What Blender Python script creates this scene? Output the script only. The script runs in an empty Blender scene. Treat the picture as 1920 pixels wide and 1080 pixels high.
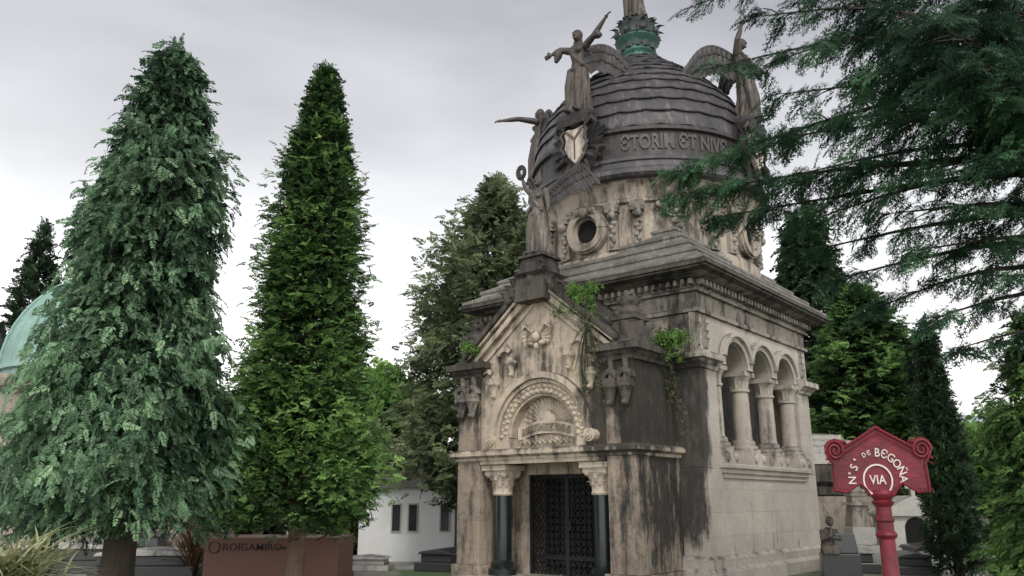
import bpy, math, random
import numpy as np
from mathutils import Vector, Matrix
rad=math.radians; pi=math.pi
random.seed(7); rng=np.random.default_rng(7)
scene=bpy.context.scene; col=scene.collection
FPX=1500.0; TH=math.atan(400/1500.0); CT=math.cos(TH); ST=math.sin(TH)
def at(px,py,Y):
    X=(px-960)/FPX; v=(540-py)/FPX; b=CT-v*ST; c=ST+v*CT
    return Vector((X/b*Y,Y,1.6+c/b*Y))
def gz(Y): return 0.0 if Y<22 else -min((Y-22)*.09,2.0)

# ---------------------------------------------------------------- mesh helper
class MB:
    def __init__(s): s.v=[]; s.f=[]
    def add(s,vs,fs,M=None):
        n=len(s.v)
        if M is not None: vs=[M@Vector(p) for p in vs]
        s.v.extend([tuple(p) for p in vs]); s.f.extend([tuple(i+n for i in f) for f in fs]); return s
    def box(s,x0,x1,y0,y1,z0,z1,M=None):
        return s.add([(x0,y0,z0),(x1,y0,z0),(x1,y1,z0),(x0,y1,z0),(x0,y0,z1),(x1,y0,z1),(x1,y1,z1),(x0,y1,z1)],
            [(0,3,2,1),(4,5,6,7),(0,1,5,4),(1,2,6,5),(2,3,7,6),(3,0,4,7)],M)
    def frus(s,c,a,b,z0,z1,a2,b2,M=None):
        x,y=c
        return s.add([(x-a,y-b,z0),(x+a,y-b,z0),(x+a,y+b,z0),(x-a,y+b,z0),(x-a2,y-b2,z1),(x+a2,y-b2,z1),(x+a2,y+b2,z1),(x-a2,y+b2,z1)],
            [(0,3,2,1),(4,5,6,7),(0,1,5,4),(1,2,6,5),(2,3,7,6),(3,0,4,7)],M)
    def poly(s,pts,y0,y1,M=None):
        n=len(pts)
        vs=[(x,y0,z) for x,z in pts]+[(x,y1,z) for x,z in pts]
        fs=[tuple(range(n)),tuple(range(2*n-1,n-1,-1))]+[(i,i+n,(i+1)%n+n,(i+1)%n) for i in range(n)]
        return s.add(vs,fs,M)
    def ring(s,cx,cz,r0,r1,y0,y1,a0=0,a1=180,n=28,M=None):
        vs=[];fs=[]
        for i in range(n+1):
            a=rad(a0+(a1-a0)*i/n); c,q=math.cos(a),math.sin(a)
            vs+= [(cx+r0*c,y0,cz+r0*q),(cx+r1*c,y0,cz+r1*q),(cx+r1*c,y1,cz+r1*q),(cx+r0*c,y1,cz+r0*q)]
        for i in range(n):
            b=4*i
            for k in range(4): fs.append((b+k,b+(k+1)%4,b+4+(k+1)%4,b+4+k))
        fs+=[(0,1,2,3),(4*n+3,4*n+2,4*n+1,4*n)]
        return s.add(vs,fs,M)
    def lathe(s,prof,n=32,c=(0,0,0),M=None,fn=None):
        vs=[];fs=[];m=len(prof)
        for i in range(n):
            a=2*pi*i/n
            for j,(r,z) in enumerate(prof):
                if fn: r,z=fn(a,r,z,j)
                vs.append((c[0]+r*math.sin(a),c[1]-r*math.cos(a),c[2]+z))
        for i in range(n):
            k=(i+1)%n
            for j in range(m-1): fs.append((i*m+j,k*m+j,k*m+j+1,i*m+j+1))
        fs.append(tuple(i*m for i in range(n-1,-1,-1))); fs.append(tuple(i*m+m-1 for i in range(n)))
        return s.add(vs,fs,M)
    def tube(s,pts,rs,n=8,M=None):
        pts=[Vector(p) for p in pts]; m=len(pts)
        if not hasattr(rs,'__len__'): rs=[rs]*m
        vs=[];fs=[]; u=None
        for i,p in enumerate(pts):
            d=(pts[min(i+1,m-1)]-pts[max(i-1,0)]).normalized()
            if u is None: u=d.orthogonal().normalized()
            else:
                u=u-d*u.dot(d); u=u.normalized() if u.length>1e-6 else d.orthogonal().normalized()
            w=d.cross(u)
            for k in range(n):
                a=2*pi*k/n; vs.append(p+(u*math.cos(a)+w*math.sin(a))*rs[i])
        for i in range(m-1):
            for k in range(n): fs.append((i*n+k,i*n+(k+1)%n,(i+1)*n+(k+1)%n,(i+1)*n+k))
        fs.append(tuple(range(n-1,-1,-1))); fs.append(tuple((m-1)*n+k for k in range(n)))
        return s.add(vs,fs,M)
    def ell(s,c,r,M=None,nu=14,nv=10):
        prof=[(math.cos(-pi/2+pi*j/nv)*1.0,math.sin(-pi/2+pi*j/nv)) for j in range(nv+1)]
        vs=[];fs=[]
        for i in range(nu):
            a=2*pi*i/nu
            for rr,z in prof:
                rr=max(rr,.02); vs.append((c[0]+r[0]*rr*math.cos(a),c[1]+r[1]*rr*math.sin(a),c[2]+r[2]*z))
        m=nv+1
        for i in range(nu):
            k=(i+1)%nu
            for j in range(nv): fs.append((i*m+j,k*m+j,k*m+j+1,i*m+j+1))
        fs.append(tuple(i*m for i in range(nu-1,-1,-1))); fs.append(tuple(i*m+m-1 for i in range(nu)))
        return s.add(vs,fs,M)
    def sweep(s,path,prof,closed=True):
        n=len(path); P=[Vector((p[0],p[1])) for p in path]; m=len(prof); vs=[];fs=[]
        for i in range(n):
            d1=(P[i]-P[i-1]).normalized() if (closed or i>0) else None
            d2=(P[(i+1)%n]-P[i]).normalized() if (closed or i<n-1) else None
            if d1 is None: d1=d2
            if d2 is None: d2=d1
            n1=Vector((d1.y,-d1.x)); n2=Vector((d2.y,-d2.x)); mt=(n1+n2)/(1+n1.dot(n2))
            for o,z in prof: vs.append((P[i].x+mt.x*o,P[i].y+mt.y*o,z))
        for i in range(n if closed else n-1):
            k=(i+1)%n
            for j in range(m-1): fs.append((i*m+j,k*m+j,k*m+j+1,i*m+j+1))
        if not closed:
            fs.append(tuple(range(m-1,-1,-1))); fs.append(tuple((n-1)*m+j for j in range(m)))
        return s.add(vs,fs)
    def pwall(s,xs,zb,zt,y0,y1,M=None):
        vs=[];fs=[]
        for x in xs:
            b=zb(x);t=zt(x); vs+=[(x,y0,b),(x,y0,t),(x,y1,t),(x,y1,b)]
        for i in range(len(xs)-1):
            b=4*i
            for k in range(4): fs.append((b+k,b+(k+1)%4,b+4+(k+1)%4,b+4+k))
        n=4*(len(xs)-1); fs+=[(0,3,2,1),(n,n+1,n+2,n+3)]
        return s.add(vs,fs,M)
    def leaf(s,p,up,out,h,w,curl=.4,n=5,M=None):
        p=Vector(p);up=Vector(up).normalized();out=Vector(out).normalized();sd=up.cross(out)
        vs=[];fs=[]
        for i in range(n+1):
            t=i/n; a=t*1.9
            q=p+up*h*math.sin(min(a,pi))+out*curl*h*(t**2.2)
            ww=w*(.55+.45*math.sin(pi*min(1,t*1.3)))*(1-.75*max(0,t-.7)/.3)
            ser=1+.18*(i%2)
            vs+=[q-sd*ww*.5*ser-out*.12*w,q+out*.12*w,q+sd*ww*.5*ser-out*.12*w]
        for i in range(n):
            b=3*i; fs+=[(b,b+1,b+4,b+3),(b+1,b+2,b+5,b+4)]
        return s.add(vs,fs,M)
    def build(s,name,mat,parent=None,ang=35,bevel=0,remesh=0):
        me=bpy.data.meshes.new(name); me.from_pydata([tuple(p) for p in s.v],[],s.f); me.update()
        o=bpy.data.objects.new(name,me); col.objects.link(o)
        if remesh:
            md=o.modifiers.new('r','REMESH'); md.mode='VOXEL'; md.voxel_size=remesh
            m2=o.modifiers.new('s','SMOOTH'); m2.factor=.5; m2.iterations=1
            dg=bpy.context.evaluated_depsgraph_get(); me2=bpy.data.meshes.new_from_object(o.evaluated_get(dg))
            o.modifiers.clear(); o.data=me2; me=me2; ang=180
        me.materials.clear(); me.materials.append(mat)
        if ang:
            me.polygons.foreach_set('use_smooth',[True]*len(me.polygons))
            if ang<180:
                try: me.set_sharp_from_angle(angle=rad(ang))
                except Exception: pass
        if bevel:
            b=o.modifiers.new('b','BEVEL'); b.width=bevel; b.segments=2; b.limit_method='ANGLE'; b.angle_limit=rad(40)
        if parent is not None: o.parent=parent
        return o
def tag(o,label=None,cat=None,group=None,kind=None):
    if label: o['label']=label
    if cat: o['category']=cat
    if group: o['group']=group
    if kind: o['kind']=kind
    return o
def thing(name,label,cat,loc=(0,0,0),rz=0,group=None):
    o=bpy.data.objects.new(name,None); col.objects.link(o); o.location=loc; o.rotation_euler=(0,0,rz); o.empty_display_size=.2
    return tag(o,label,cat,group)
def text_geo(body,size,ext=.01,off=0.0,sx=1.0,align='CENTER'):
    cu=bpy.data.curves.new('t','FONT'); cu.body=body; cu.size=size; cu.extrude=ext; cu.offset=off; cu.align_x=align; cu.align_y='CENTER'
    cu.resolution_u=3
    o=bpy.data.objects.new('t',cu); col.objects.link(o)
    dg=bpy.context.evaluated_depsgraph_get(); me=bpy.data.meshes.new_from_object(o.evaluated_get(dg))
    vs=[(v.co.x*sx,v.co.y,v.co.z) for v in me.vertices]; fs=[tuple(p.vertices) for p in me.polygons]
    bpy.data.objects.remove(o); bpy.data.curves.remove(cu); bpy.data.meshes.remove(me)
    return vs,fs

# ---------------------------------------------------------------- materials
class NT:
    def __init__(s,name):
        s.m=bpy.data.materials.new(name); s.m.use_nodes=True; s.t=s.m.node_tree; s.n=s.t.nodes; s.l=s.t.links
        s.b=s.n['Principled BSDF']; s.out=s.n['Material Output']; s.tc=s.n.new('ShaderNodeTexCoord')
    def map(s,scale,src='Object'):
        m=s.n.new('ShaderNodeMapping'); m.inputs['Scale'].default_value=scale; s.l.new(s.tc.outputs[src],m.inputs[0]); return m.outputs[0]
    def noise(s,vec,scale,detail=6,rough=.6,dist=0):
        n=s.n.new('ShaderNodeTexNoise'); n.inputs['Scale'].default_value=scale; n.inputs['Detail'].default_value=detail
        n.inputs['Roughness'].default_value=rough; n.inputs['Distortion'].default_value=dist
        s.l.new(vec,n.inputs['Vector']); return n.outputs['Fac']
    def rng(s,v,a,b,c=0,d=1):
        n=s.n.new('ShaderNodeMapRange'); n.inputs[1].default_value=a; n.inputs[2].default_value=b; n.inputs[3].default_value=c; n.inputs[4].default_value=d
        s.l.new(v,n.inputs[0]); return n.outputs[0]
    def mth(s,op,a,b=None):
        n=s.n.new('ShaderNodeMath'); n.operation=op
        for i,x in enumerate((a,b)):
            if x is None: continue
            if isinstance(x,(int,float)): n.inputs[i].default_value=x
            else: s.l.new(x,n.inputs[i])
        return n.outputs[0]
    def mix(s,f,a,b,mode='MIX'):
        n=s.n.new('ShaderNodeMix'); n.data_type='RGBA'; n.blend_type=mode
        for i,x in ((0,f),(6,a),(7,b)):
            if isinstance(x,(int,float)): n.inputs[i].default_value=x
            elif isinstance(x,tuple): n.inputs[i].default_value=(*x[:3],1)
            else: s.l.new(x,n.inputs[i])
        return n.outputs[2]
    def bump(s,h,st=.3,dist=.02):
        b=s.n.new('ShaderNodeBump'); b.inputs['Strength'].default_value=st; b.inputs['Distance'].default_value=dist
        s.l.new(h,b.inputs['Height']); s.l.new(b.outputs[0],s.b.inputs['Normal'])
    def done(s,c,rough=.85,metal=0):
        if isinstance(c,tuple): s.b.inputs['Base Color'].default_value=(*c[:3],1)
        else: s.l.new(c,s.b.inputs['Base Color'])
        if isinstance(rough,(int,float)): s.b.inputs['Roughness'].default_value=rough
        else: s.l.new(rough,s.b.inputs['Roughness'])
        s.b.inputs['Metallic'].default_value=metal
        return s.m
def stone(name,c1,c2,dark,dirt=.3,joints=None,masks=(),moss=0.0,bump=.35):
    t=NT(name); o=t.tc.outputs['Object']
    n1=t.noise(o,1.1,8,.65); c=t.mix(t.rng(n1,.35,.65),c1,c2)
    n2=t.noise(o,9,6,.7); c=t.mix(t.rng(n2,.35,.75,0,.5),c,tuple(x*.58 for x in c1))
    jf=None
    if joints:
        sp=t.n.new('ShaderNodeSeparateXYZ'); t.l.new(o,sp.inputs[0]); cb=t.n.new('ShaderNodeCombineXYZ')
        t.l.new(t.mth('ADD',sp.outputs[0],sp.outputs[1]),cb.inputs[0]); t.l.new(sp.outputs[2],cb.inputs[1])
        br=t.n.new('ShaderNodeTexBrick'); t.l.new(cb.outputs[0],br.inputs['Vector']); br.inputs['Scale'].default_value=1
        br.inputs['Brick Width'].default_value=joints[0]; br.inputs['Row Height'].default_value=joints[1]; br.inputs['Mortar Size'].default_value=.006
        br.inputs['Color1'].default_value=(.86,.86,.86,1); br.inputs['Color2'].default_value=(1,1,1,1); br.inputs['Mortar'].default_value=(.6,.58,.55,1)
        c=t.mix(.6,c,br.outputs['Color'],'MULTIPLY'); jf=br.outputs['Fac']
    st=t.noise(t.map((2.6,2.6,.28)),1.6,7,.62); bl=t.noise(o,.8,5,.6); fine=t.noise(t.map((1,1,.5)),7,8,.75)
    v=t.mth('ADD',t.mth('MULTIPLY',st,.6),t.mth('MULTIPLY',bl,.4)); v=t.mth('ADD',v,t.rng(fine,.2,.8,-.11,.11))
    g=t.n.new('ShaderNodeNewGeometry'); sg=t.n.new('ShaderNodeSeparateXYZ'); t.l.new(g.outputs['Normal'],sg.inputs[0])
    v=t.mth('ADD',v,t.rng(sg.outputs[2],.3,1,0,.14)); v=t.mth('ADD',v,t.rng(sg.outputs[2],-.2,-1,0,.05))
    for (x,y,z,r,a) in masks:
        d=t.n.new('ShaderNodeVectorMath'); d.operation='DISTANCE'; t.l.new(o,d.inputs[0]); d.inputs[1].default_value=(x,y,z)
        v=t.mth('ADD',v,t.rng(d.outputs['Value'],r,r*.35,0,a))
    th=.72-dirt*.42
    f=t.rng(v,th-.06,th+.09)
    dk2=t.mix(t.rng(t.noise(t.map((1.6,1.6,.6)),5,8,.72),.46,.70),dark,tuple(min(.5,x*2.8+.006) for x in dark))
    c=t.mix(t.mth('MULTIPLY',f,.95),c,dk2)
    if moss:
        mo=t.rng(t.noise(o,5,6,.7),.62-moss*.2,.72-moss*.2,0,.6); c=t.mix(mo,c,(.05,.075,.025))
    h=t.mth('ADD',t.noise(o,22,8,.7),t.mth('MULTIPLY',t.noise(o,4,5,.6),1.3))
    if jf is not None: h=t.mth('SUBTRACT',h,t.mth('MULTIPLY',jf,.9))
    t.bump(h,bump,.03)
    return t.done(c,.9)
LIGHT=(.71,.60,.465); LIGHT2=(.52,.44,.345); DK=(.028,.025,.022)
M_side=stone('weathered_ashlar',(.62,.565,.49),(.46,.42,.365),(.034,.030,.027),.19,(1.0,.46),masks=((2.5,-3.5,3.8,1.0,.5),(2.5,-3.5,2.6,1.0,.5),(2.5,-3.5,1.4,.9,.42),(2.8,2.6,4.4,.9,.1),(2.9,-2.8,4.5,.6,.12)),bump=.45)
M_front=stone('warm_portal_stone',LIGHT,LIGHT2,DK,.41,None,masks=((2.0,-4.9,3.4,1.2,.22),(2.4,-4.2,3.6,1.4,.2),(-2.2,-4.8,4.3,.7,.18),(1.5,-4.9,2.5,.6,.1)),moss=.1,bump=.5)
M_pier=stone('stained_pier_stone',(.48,.395,.305),(.33,.27,.215),(.018,.016,.015),.44,(1.2,.6),masks=((2.3,-3.9,3.5,1.5,.3),(2.3,-4.7,3.8,.9,.18),(2.35,-3.6,1.5,1.3,.2),(-2.2,-4.8,3.8,.8,.16)),moss=.3,bump=.6)
M_carve=stone('carved_portal_stone',(.74,.635,.50),(.55,.47,.37),(.05,.042,.034),.35,bump=.5)
M_drum=stone('drum_stone',(.54,.46,.37),(.38,.33,.275),(.05,.043,.038),.45,masks=((2.2,-2.2,8.8,1.2,.08),))
M_frieze=stone('blackened_frieze_stone',(.42,.375,.32),(.27,.24,.21),(.03,.027,.025),.44,moss=.25,bump=.6)
M_black=stone('black_crusted_stone',(.15,.13,.11),(.08,.07,.062),(.014,.013,.012),.46,moss=.25,bump=.6)
M_col=stone('arcade_column_stone',(.60,.54,.46),(.40,.36,.31),(.06,.055,.05),.40)
M_recess=stone('painted_shade_stone',(.12,.105,.09),(.07,.06,.055),(.02,.02,.02),.5)  # stone colour darkened to paint in the shade of the loggia
def leadm(name,a,b,streakc,rough=.5):
    t=NT(name); o=t.tc.outputs['Object']
    c=t.mix(t.rng(t.noise(o,1.3,8,.7),.35,.65),a,b)
    s=t.noise(t.map((3.5,3.5,.45)),1.8,7,.65); c=t.mix(t.rng(s,.52,.7,0,.75),c,streakc)
    c=t.mix(t.rng(t.noise(o,11,7,.75),.5,.75,0,.6),c,tuple(x*.35 for x in b))
    t.bump(t.noise(o,14,7,.7),.4,.02)
    return t.done(c,t.rng(t.noise(o,4,5,.6),.3,.7,rough-.12,rough+.2))
M_lead=leadm('weathered_dome_slabs',(.082,.076,.080),(.034,.032,.036),(.19,.17,.155),.46)
M_roof=leadm('roof_slabs',(.24,.225,.20),(.11,.105,.095),(.38,.345,.28),.6)
M_band=leadm('inscription_band',(.045,.04,.038),(.024,.022,.021),(.09,.076,.065),.5)
M_letter=leadm('raised_letters',(.085,.075,.067),(.05,.045,.041),(.14,.12,.10),.45)
M_bronze=leadm('weathered_statue_bronze',(.075,.058,.046),(.034,.029,.026),(.17,.13,.10),.5)
M_wing=leadm('dark_wing_bronze',(.04,.035,.033),(.02,.019,.019),(.08,.067,.057),.5)
M_statst=leadm('grey_weathered_statue',(.13,.11,.09),(.05,.045,.04),(.33,.275,.22),.55)
M_copper=leadm('green_copper',(.06,.17,.14),(.03,.07,.06),(.13,.28,.23),.55)
M_acan=leadm('dark_copper_leaves',(.04,.055,.055),(.025,.03,.032),(.06,.13,.11),.5)
M_paled=leadm('pale_copper_dome',(.30,.47,.41),(.22,.36,.31),(.13,.20,.18),.6)
def plain(name,c,rough=.5,var=.25,scale=6,metal=0,bump=.1):
    t=NT(name); o=t.tc.outputs['Object']
    k=t.mix(t.rng(t.noise(o,scale,7,.65),.3,.7),tuple(x*(1-var) for x in c),tuple(min(1,x*(1+var)) for x in c))
    t.bump(t.noise(o,scale*5,5,.6),bump,.01); return t.done(k,rough,metal)
M_iron=plain('black_iron',(.012,.013,.015),.45,.3)
M_void=plain('painted_interior_dark',(.006,.006,.006),.95)  # near-black colour painting the unlit depth of doorways and oculi
M_darkcol=plain('dark_green_marble',(.012,.018,.017),.3,.5,5)
M_marble=stone('shield_marble',(.62,.55,.46),(.42,.37,.31),(.1,.08,.07),.36)
M_shred=plain('shield_brown',(.12,.07,.05),.7)
M_red=plain('red_sign_paint',(.15,.008,.016),.5,.5,9,0,.4)
M_white=plain('cream_sign_paint',(.66,.57,.54),.55,.15,14)
M_granite=plain('red_granite',(.17,.075,.055),.55,.3,40)
M_gletter=plain('dark_letters',(.02,.01,.009),.5)
M_wwall=plain('white_rendered_wall',(.82,.82,.82),.8,.06,2)
M_glass=plain('dark_window_glass',(.03,.035,.04),.15)
M_grave=plain('polished_dark_stone',(.045,.045,.047),.3,.35,20)
M_graveL=stone('pale_grave_stone',(.58,.56,.52),(.44,.43,.39),(.10,.10,.09),.28)
M_wallL=stone('left_tomb_wall',(.46,.40,.32),(.35,.31,.25),(.06,.06,.05),.33,(1.0,.42))
M_bark=stone('conifer_bark',(.075,.055,.04),(.045,.034,.026),(.015,.012,.01),.4,bump=.9)
M_bark2=stone('pale_bark',(.20,.13,.09),(.12,.08,.055),(.03,.02,.015),.3,bump=.9)
M_galv=plain('grey_lamp_metal',(.14,.14,.14),.5)
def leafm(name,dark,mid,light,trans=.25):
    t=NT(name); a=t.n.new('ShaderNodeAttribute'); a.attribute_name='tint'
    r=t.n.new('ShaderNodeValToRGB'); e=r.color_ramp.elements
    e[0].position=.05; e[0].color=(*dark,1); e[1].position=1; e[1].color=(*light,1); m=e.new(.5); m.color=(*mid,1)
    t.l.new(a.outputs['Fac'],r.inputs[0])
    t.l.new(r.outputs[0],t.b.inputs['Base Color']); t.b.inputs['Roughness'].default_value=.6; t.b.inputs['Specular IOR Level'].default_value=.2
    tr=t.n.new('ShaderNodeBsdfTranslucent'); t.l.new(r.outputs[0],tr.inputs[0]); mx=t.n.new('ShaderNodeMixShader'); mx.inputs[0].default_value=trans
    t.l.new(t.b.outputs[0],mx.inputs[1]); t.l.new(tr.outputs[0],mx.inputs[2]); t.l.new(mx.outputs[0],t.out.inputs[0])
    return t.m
L_blue=leafm('bluish_cypress_leaf',(.022,.040,.026),(.135,.24,.135),(.38,.58,.33),.4)
L_green=leafm('green_cypress_leaf',(.020,.038,.016),(.125,.235,.075),(.35,.57,.17),.4)
L_olive=leafm('olive_cypress_leaf',(.055,.072,.042),(.19,.245,.125),(.38,.44,.22),.4)
L_dark=leafm('dark_cypress_leaf',(.018,.032,.018),(.06,.11,.056),(.15,.24,.11),.35)
L_over=leafm('overhanging_leaf',(.013,.028,.017),(.042,.098,.055),(.13,.28,.13),.38)
L_lime=leafm('light_green_leaf',(.03,.07,.016),(.14,.29,.07),(.32,.5,.14),.4)
L_straw=leafm('pale_blade',(.10,.12,.05),(.30,.33,.16),(.55,.55,.32))
L_brown=leafm('dry_blade',(.05,.03,.02),(.14,.08,.05),(.25,.16,.10))

# ---------------------------------------------------------------- foliage
def tpl_spray(seed,k=9,droop=.3,ang=48,w=.05,sub=0,ll=.5):
    r=np.random.default_rng(seed); Q=[]
    def rh(b,d,n,l,wd):
        b=np.array(b);d=np.array(d)/np.linalg.norm(d); n=np.array(n); p=np.cross(d,n); p/=np.linalg.norm(p)+1e-9
        Q.append([b,b+d*l*.45+p*wd,b+d*l,b+d*l*.45-p*wd])
    for i in range(k):
        t=.08+.92*i/(k-1); b=(t,0,-droop*t*t); l=ll*(1-.62*t)*(.75+.5*r.random())
        for sgn in (-1,1):
            a=rad(ang+r.uniform(-12,12)); d=np.array([math.cos(a),sgn*math.sin(a),-.25-.35*t+r.uniform(-.2,.2)]); d/=np.linalg.norm(d)
            nn=(0,r.uniform(-.4,.4),1)
            rh(b,d,nn,l,w*(.6 if sub else 1))
            for j in range(sub):
                tt=.3+.55*j/max(1,sub-1); bb=np.array(b)+d*l*tt
                for s2 in (-1,1):
                    d2=d+np.cross(d,np.array([0,0,1]))*s2*.8; rh(bb,d2,nn,l*.38*(1.2-tt*.6),w*.55)
    rh((.9,0,-droop*.8),(1,0,-droop*2),(0,0,1),.3,w)
    return np.array(Q)
def tpl_leafy(seed,k=14,w=.16):
    r=np.random.default_rng(seed); Q=[]
    for i in range(k):
        b=r.normal(0,.38,3)*np.array([1,1,.8]); d=r.normal(0,1,3); d/=np.linalg.norm(d); n=r.normal(0,1,3); p=np.cross(d,n); p/=np.linalg.norm(p)
        l=.42*r.uniform(.7,1.2); Q.append([b,b+d*l*.45+p*w,b+d*l,b+d*l*.45-p*w])
    return np.array(Q)
T_cyp=[tpl_spray(i,8,.55,50,.075) for i in range(4)]
T_fine=[tpl_spray(20+i,9,.3,44,.04,2,.55) for i in range(4)]
T_stub=[tpl_spray(40+i,6,.15,55,.095,0,.6) for i in range(4)]
T_leaf=[tpl_leafy(60+i) for i in range(4)]
def scatter(name,P,Fd,S,T,tpls,mat,parent=None,roll=.7):
    P=np.array(P,float);Fd=np.array(Fd,float);S=np.array(S,float);T=np.clip(np.array(T,float),0,1)
    Fd/=np.linalg.norm(Fd,axis=1)[:,None]+1e-9
    up=np.tile([0,0,1.0],(len(P),1)); up[np.abs(Fd[:,2])>.97]=[0,1,0]
    sd=np.cross(up,Fd); sd/=np.linalg.norm(sd,axis=1)[:,None]; uu=np.cross(Fd,sd)
    ro=rng.normal(0,roll,len(P)); c,s=np.cos(ro)[:,None],np.sin(ro)[:,None]; sd,uu=sd*c+uu*s,uu*c-sd*s
    vs=[];tt=[]; which=rng.integers(0,len(tpls),len(P))
    for k,tp in enumerate(tpls):
        I=np.where(which==k)[0]
        if not len(I): continue
        q=tp.reshape(-1,3)
        V=P[I][:,None,:]+S[I][:,None,None]*(q[None,:,0:1]*Fd[I][:,None,:]+q[None,:,1:2]*sd[I][:,None,:]+q[None,:,2:3]*uu[I][:,None,:])
        vs.append(V.reshape(-1,3)); g=np.repeat(T[I],len(q)); g=g+np.tile(np.repeat(rng.normal(0,.06,len(tp)),4),len(I)); tt.append(g)
    V=np.concatenate(vs); tt=np.clip(np.concatenate(tt),0,1); n=len(V); nf=n//4
    me=bpy.data.meshes.new(name); me.vertices.add(n); me.vertices.foreach_set('co',V.astype(np.float32).ravel())
    me.loops.add(n); me.loops.foreach_set('vertex_index',np.arange(n,dtype=np.int32))
    me.polygons.add(nf); me.polygons.foreach_set('loop_start',np.arange(0,n,4,dtype=np.int32)); me.polygons.foreach_set('loop_total',np.full(nf,4,dtype=np.int32))
    me.update(calc_edges=True)
    a=me.attributes.new('tint','FLOAT','POINT'); a.data.foreach_set('value',tt.astype(np.float32))
    me.materials.append(mat); o=bpy.data.objects.new(name,me); col.objects.link(o)
    if parent is not None: o.parent=parent
    return o
def conifer(name,label,x,y,prof,nb,ns,size,mat,bark=None,tr=.2,droop=.6,rise=.15,tpls=T_cyp,clump=.3,group=None,cat='tree',lump=.16,core=.35,bias=0,lim=40,low=0,Lr=(.78,1.04),shx=0,cr_=.66):
    g=gz(y)-.05; root=thing(name,label,cat,(x,y,g),0,group)
    zs=[p[0]-g for p in prof]; Rs=[p[1] for p in prof]; z0,z1=zs[0],zs[-1]; Rm=max(Rs)
    P=[];Fd=[];S=[];T=[]; mb=MB()
    mb.tube([(0,0,0),(.03,0,z0*.5+.1),(0,.03,z0+(z1-z0)*.3),(0,0,z0+(z1-z0)*.7),(0,0,z1-.05)],[tr*1.25,tr,tr*.75,tr*.35,.015],10)
    p1,p2=random.uniform(0,6),random.uniform(0,6); n=0; nl=0
    while n<nb:
        z=random.uniform(z0,z1); R=float(np.interp(z,zs,Rs))
        if random.random()>(R+.12*Rm)/(Rm*1.12): continue
        n+=1; t=(z-z0)/(z1-z0); a=random.uniform(0,2*pi); ox=shx*max(0,1-1.8*t)
        L=R*(1+lump*math.sin(3*a+p1+t*11)+lump*.7*math.sin(5*a+p2-t*23))*random.uniform(*Lr)
        bt=random.gauss(0,.14)+bias+low*(.6-t); ca,sa=math.cos(a),math.sin(a); rs=rise*random.uniform(.3,1.4)
        if nl<lim and t<.85:
            nl+=1; mb.tube([(0,0,z-.1*L),(ca*L*.5+ox*.5,sa*L*.5,z+rs*L*.2),(ca*L*.85+ox*.9,sa*L*.85,z+rs*L*.85)],[tr*.22,tr*.13,.01],5)
        for j in range(ns):
            u=.35+.62*random.random()**.6; r=L*u; cl=clump*(.4+.6*min(1,R))*(1.2-.4*u)
            jr,jt,jz=random.gauss(0,cl*.35),random.gauss(0,cl*.62),random.gauss(0,cl*.5)
            P.append((ca*(r+jr)-sa*jt+ox*u,sa*(r+jr)+ca*jt,z+rs*r+jz-droop*.25*L*u*u-.25*abs(jt)))
            Fd.append((ca*.8+random.gauss(0,.5),sa*.8+random.gauss(0,.5),-droop*random.uniform(.1,1.5)+.15+rs+.6*max(0,t-.8)*5*random.random()))
            S.append(size*random.uniform(.65,1.25)*(.7+.3*min(1,R)))
            T.append(-.02+.55*u**1.6+bt+random.gauss(0,.08)+.28*(jz/(cl+.01)))  # tint paints light and shade: clump tops lighter, undersides and inner sprays darker
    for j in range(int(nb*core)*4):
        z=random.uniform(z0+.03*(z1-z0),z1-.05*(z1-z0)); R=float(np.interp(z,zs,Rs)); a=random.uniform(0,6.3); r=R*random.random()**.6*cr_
        P.append((math.cos(a)*r,math.sin(a)*r,z)); Fd.append((math.cos(a)+random.gauss(0,.5),math.sin(a)+random.gauss(0,.5),random.gauss(0,.5))); S.append(size*1.6); T.append(random.uniform(0,.24))  # filler sprays inside the crown, tinted dark as its inner shade
    for j in range(14):
        P.append((random.gauss(0,.04),random.gauss(0,.04),z1-.35+.03*j)); Fd.append((random.gauss(0,.25),random.gauss(0,.25),1)); S.append(size*.7); T.append(.4)
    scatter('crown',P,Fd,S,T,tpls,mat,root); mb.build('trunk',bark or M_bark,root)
    return root

# ---------------------------------------------------------------- setting
t=NT('gravel_and_turf'); o_=t.tc.outputs['Object']
M_ground=t.done(t.mix(t.rng(t.noise(o_,.35,6,.6),.45,.55),t.mix(t.noise(o_,30,4,.7),(.18,.175,.16),(.34,.33,.30)),(.07,.12,.04)),.95)
mb=MB(); ys=[-60,0,22,44.3,120,1500]; xs=[-1500,-60,0,60,1500]
for y in ys:
    for x in xs: mb.v.append((x,y,gz(y)))
for j in range(len(ys)-1):
    for i in range(len(xs)-1):
        a=j*5+i; mb.f.append((a,a+1,a+6,a+5))
tag(mb.build('ground',M_ground,None,0),kind='structure')
t=NT('hazy_wooded_hill'); o_=t.tc.outputs['Object']
M_hill=t.done(t.mix(t.noise(o_,.03,8,.7),(.30,.34,.38),(.40,.44,.47)),1)  # distance haze painted into the pale blue colour
mb=MB(); nx=60
for j,(Y,k) in enumerate(((240,0),(420,1),(700,.9))):
    for i in range(nx+1):
        x=-700+1400*i/nx
        h=(24+30*math.exp(-((x-230)/110)**2)+6*math.sin(x*.013+1)+3*math.sin(x*.05)+1.5*math.sin(x*.17))*k-3
        mb.v.append((x,Y,h))
for j in range(2):
    for i in range(nx):
        a=j*(nx+1)+i; mb.f.append((a,a+1,a+nx+2,a+nx+1))
tag(mb.build('hills',M_hill,None,180),kind='structure')

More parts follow.
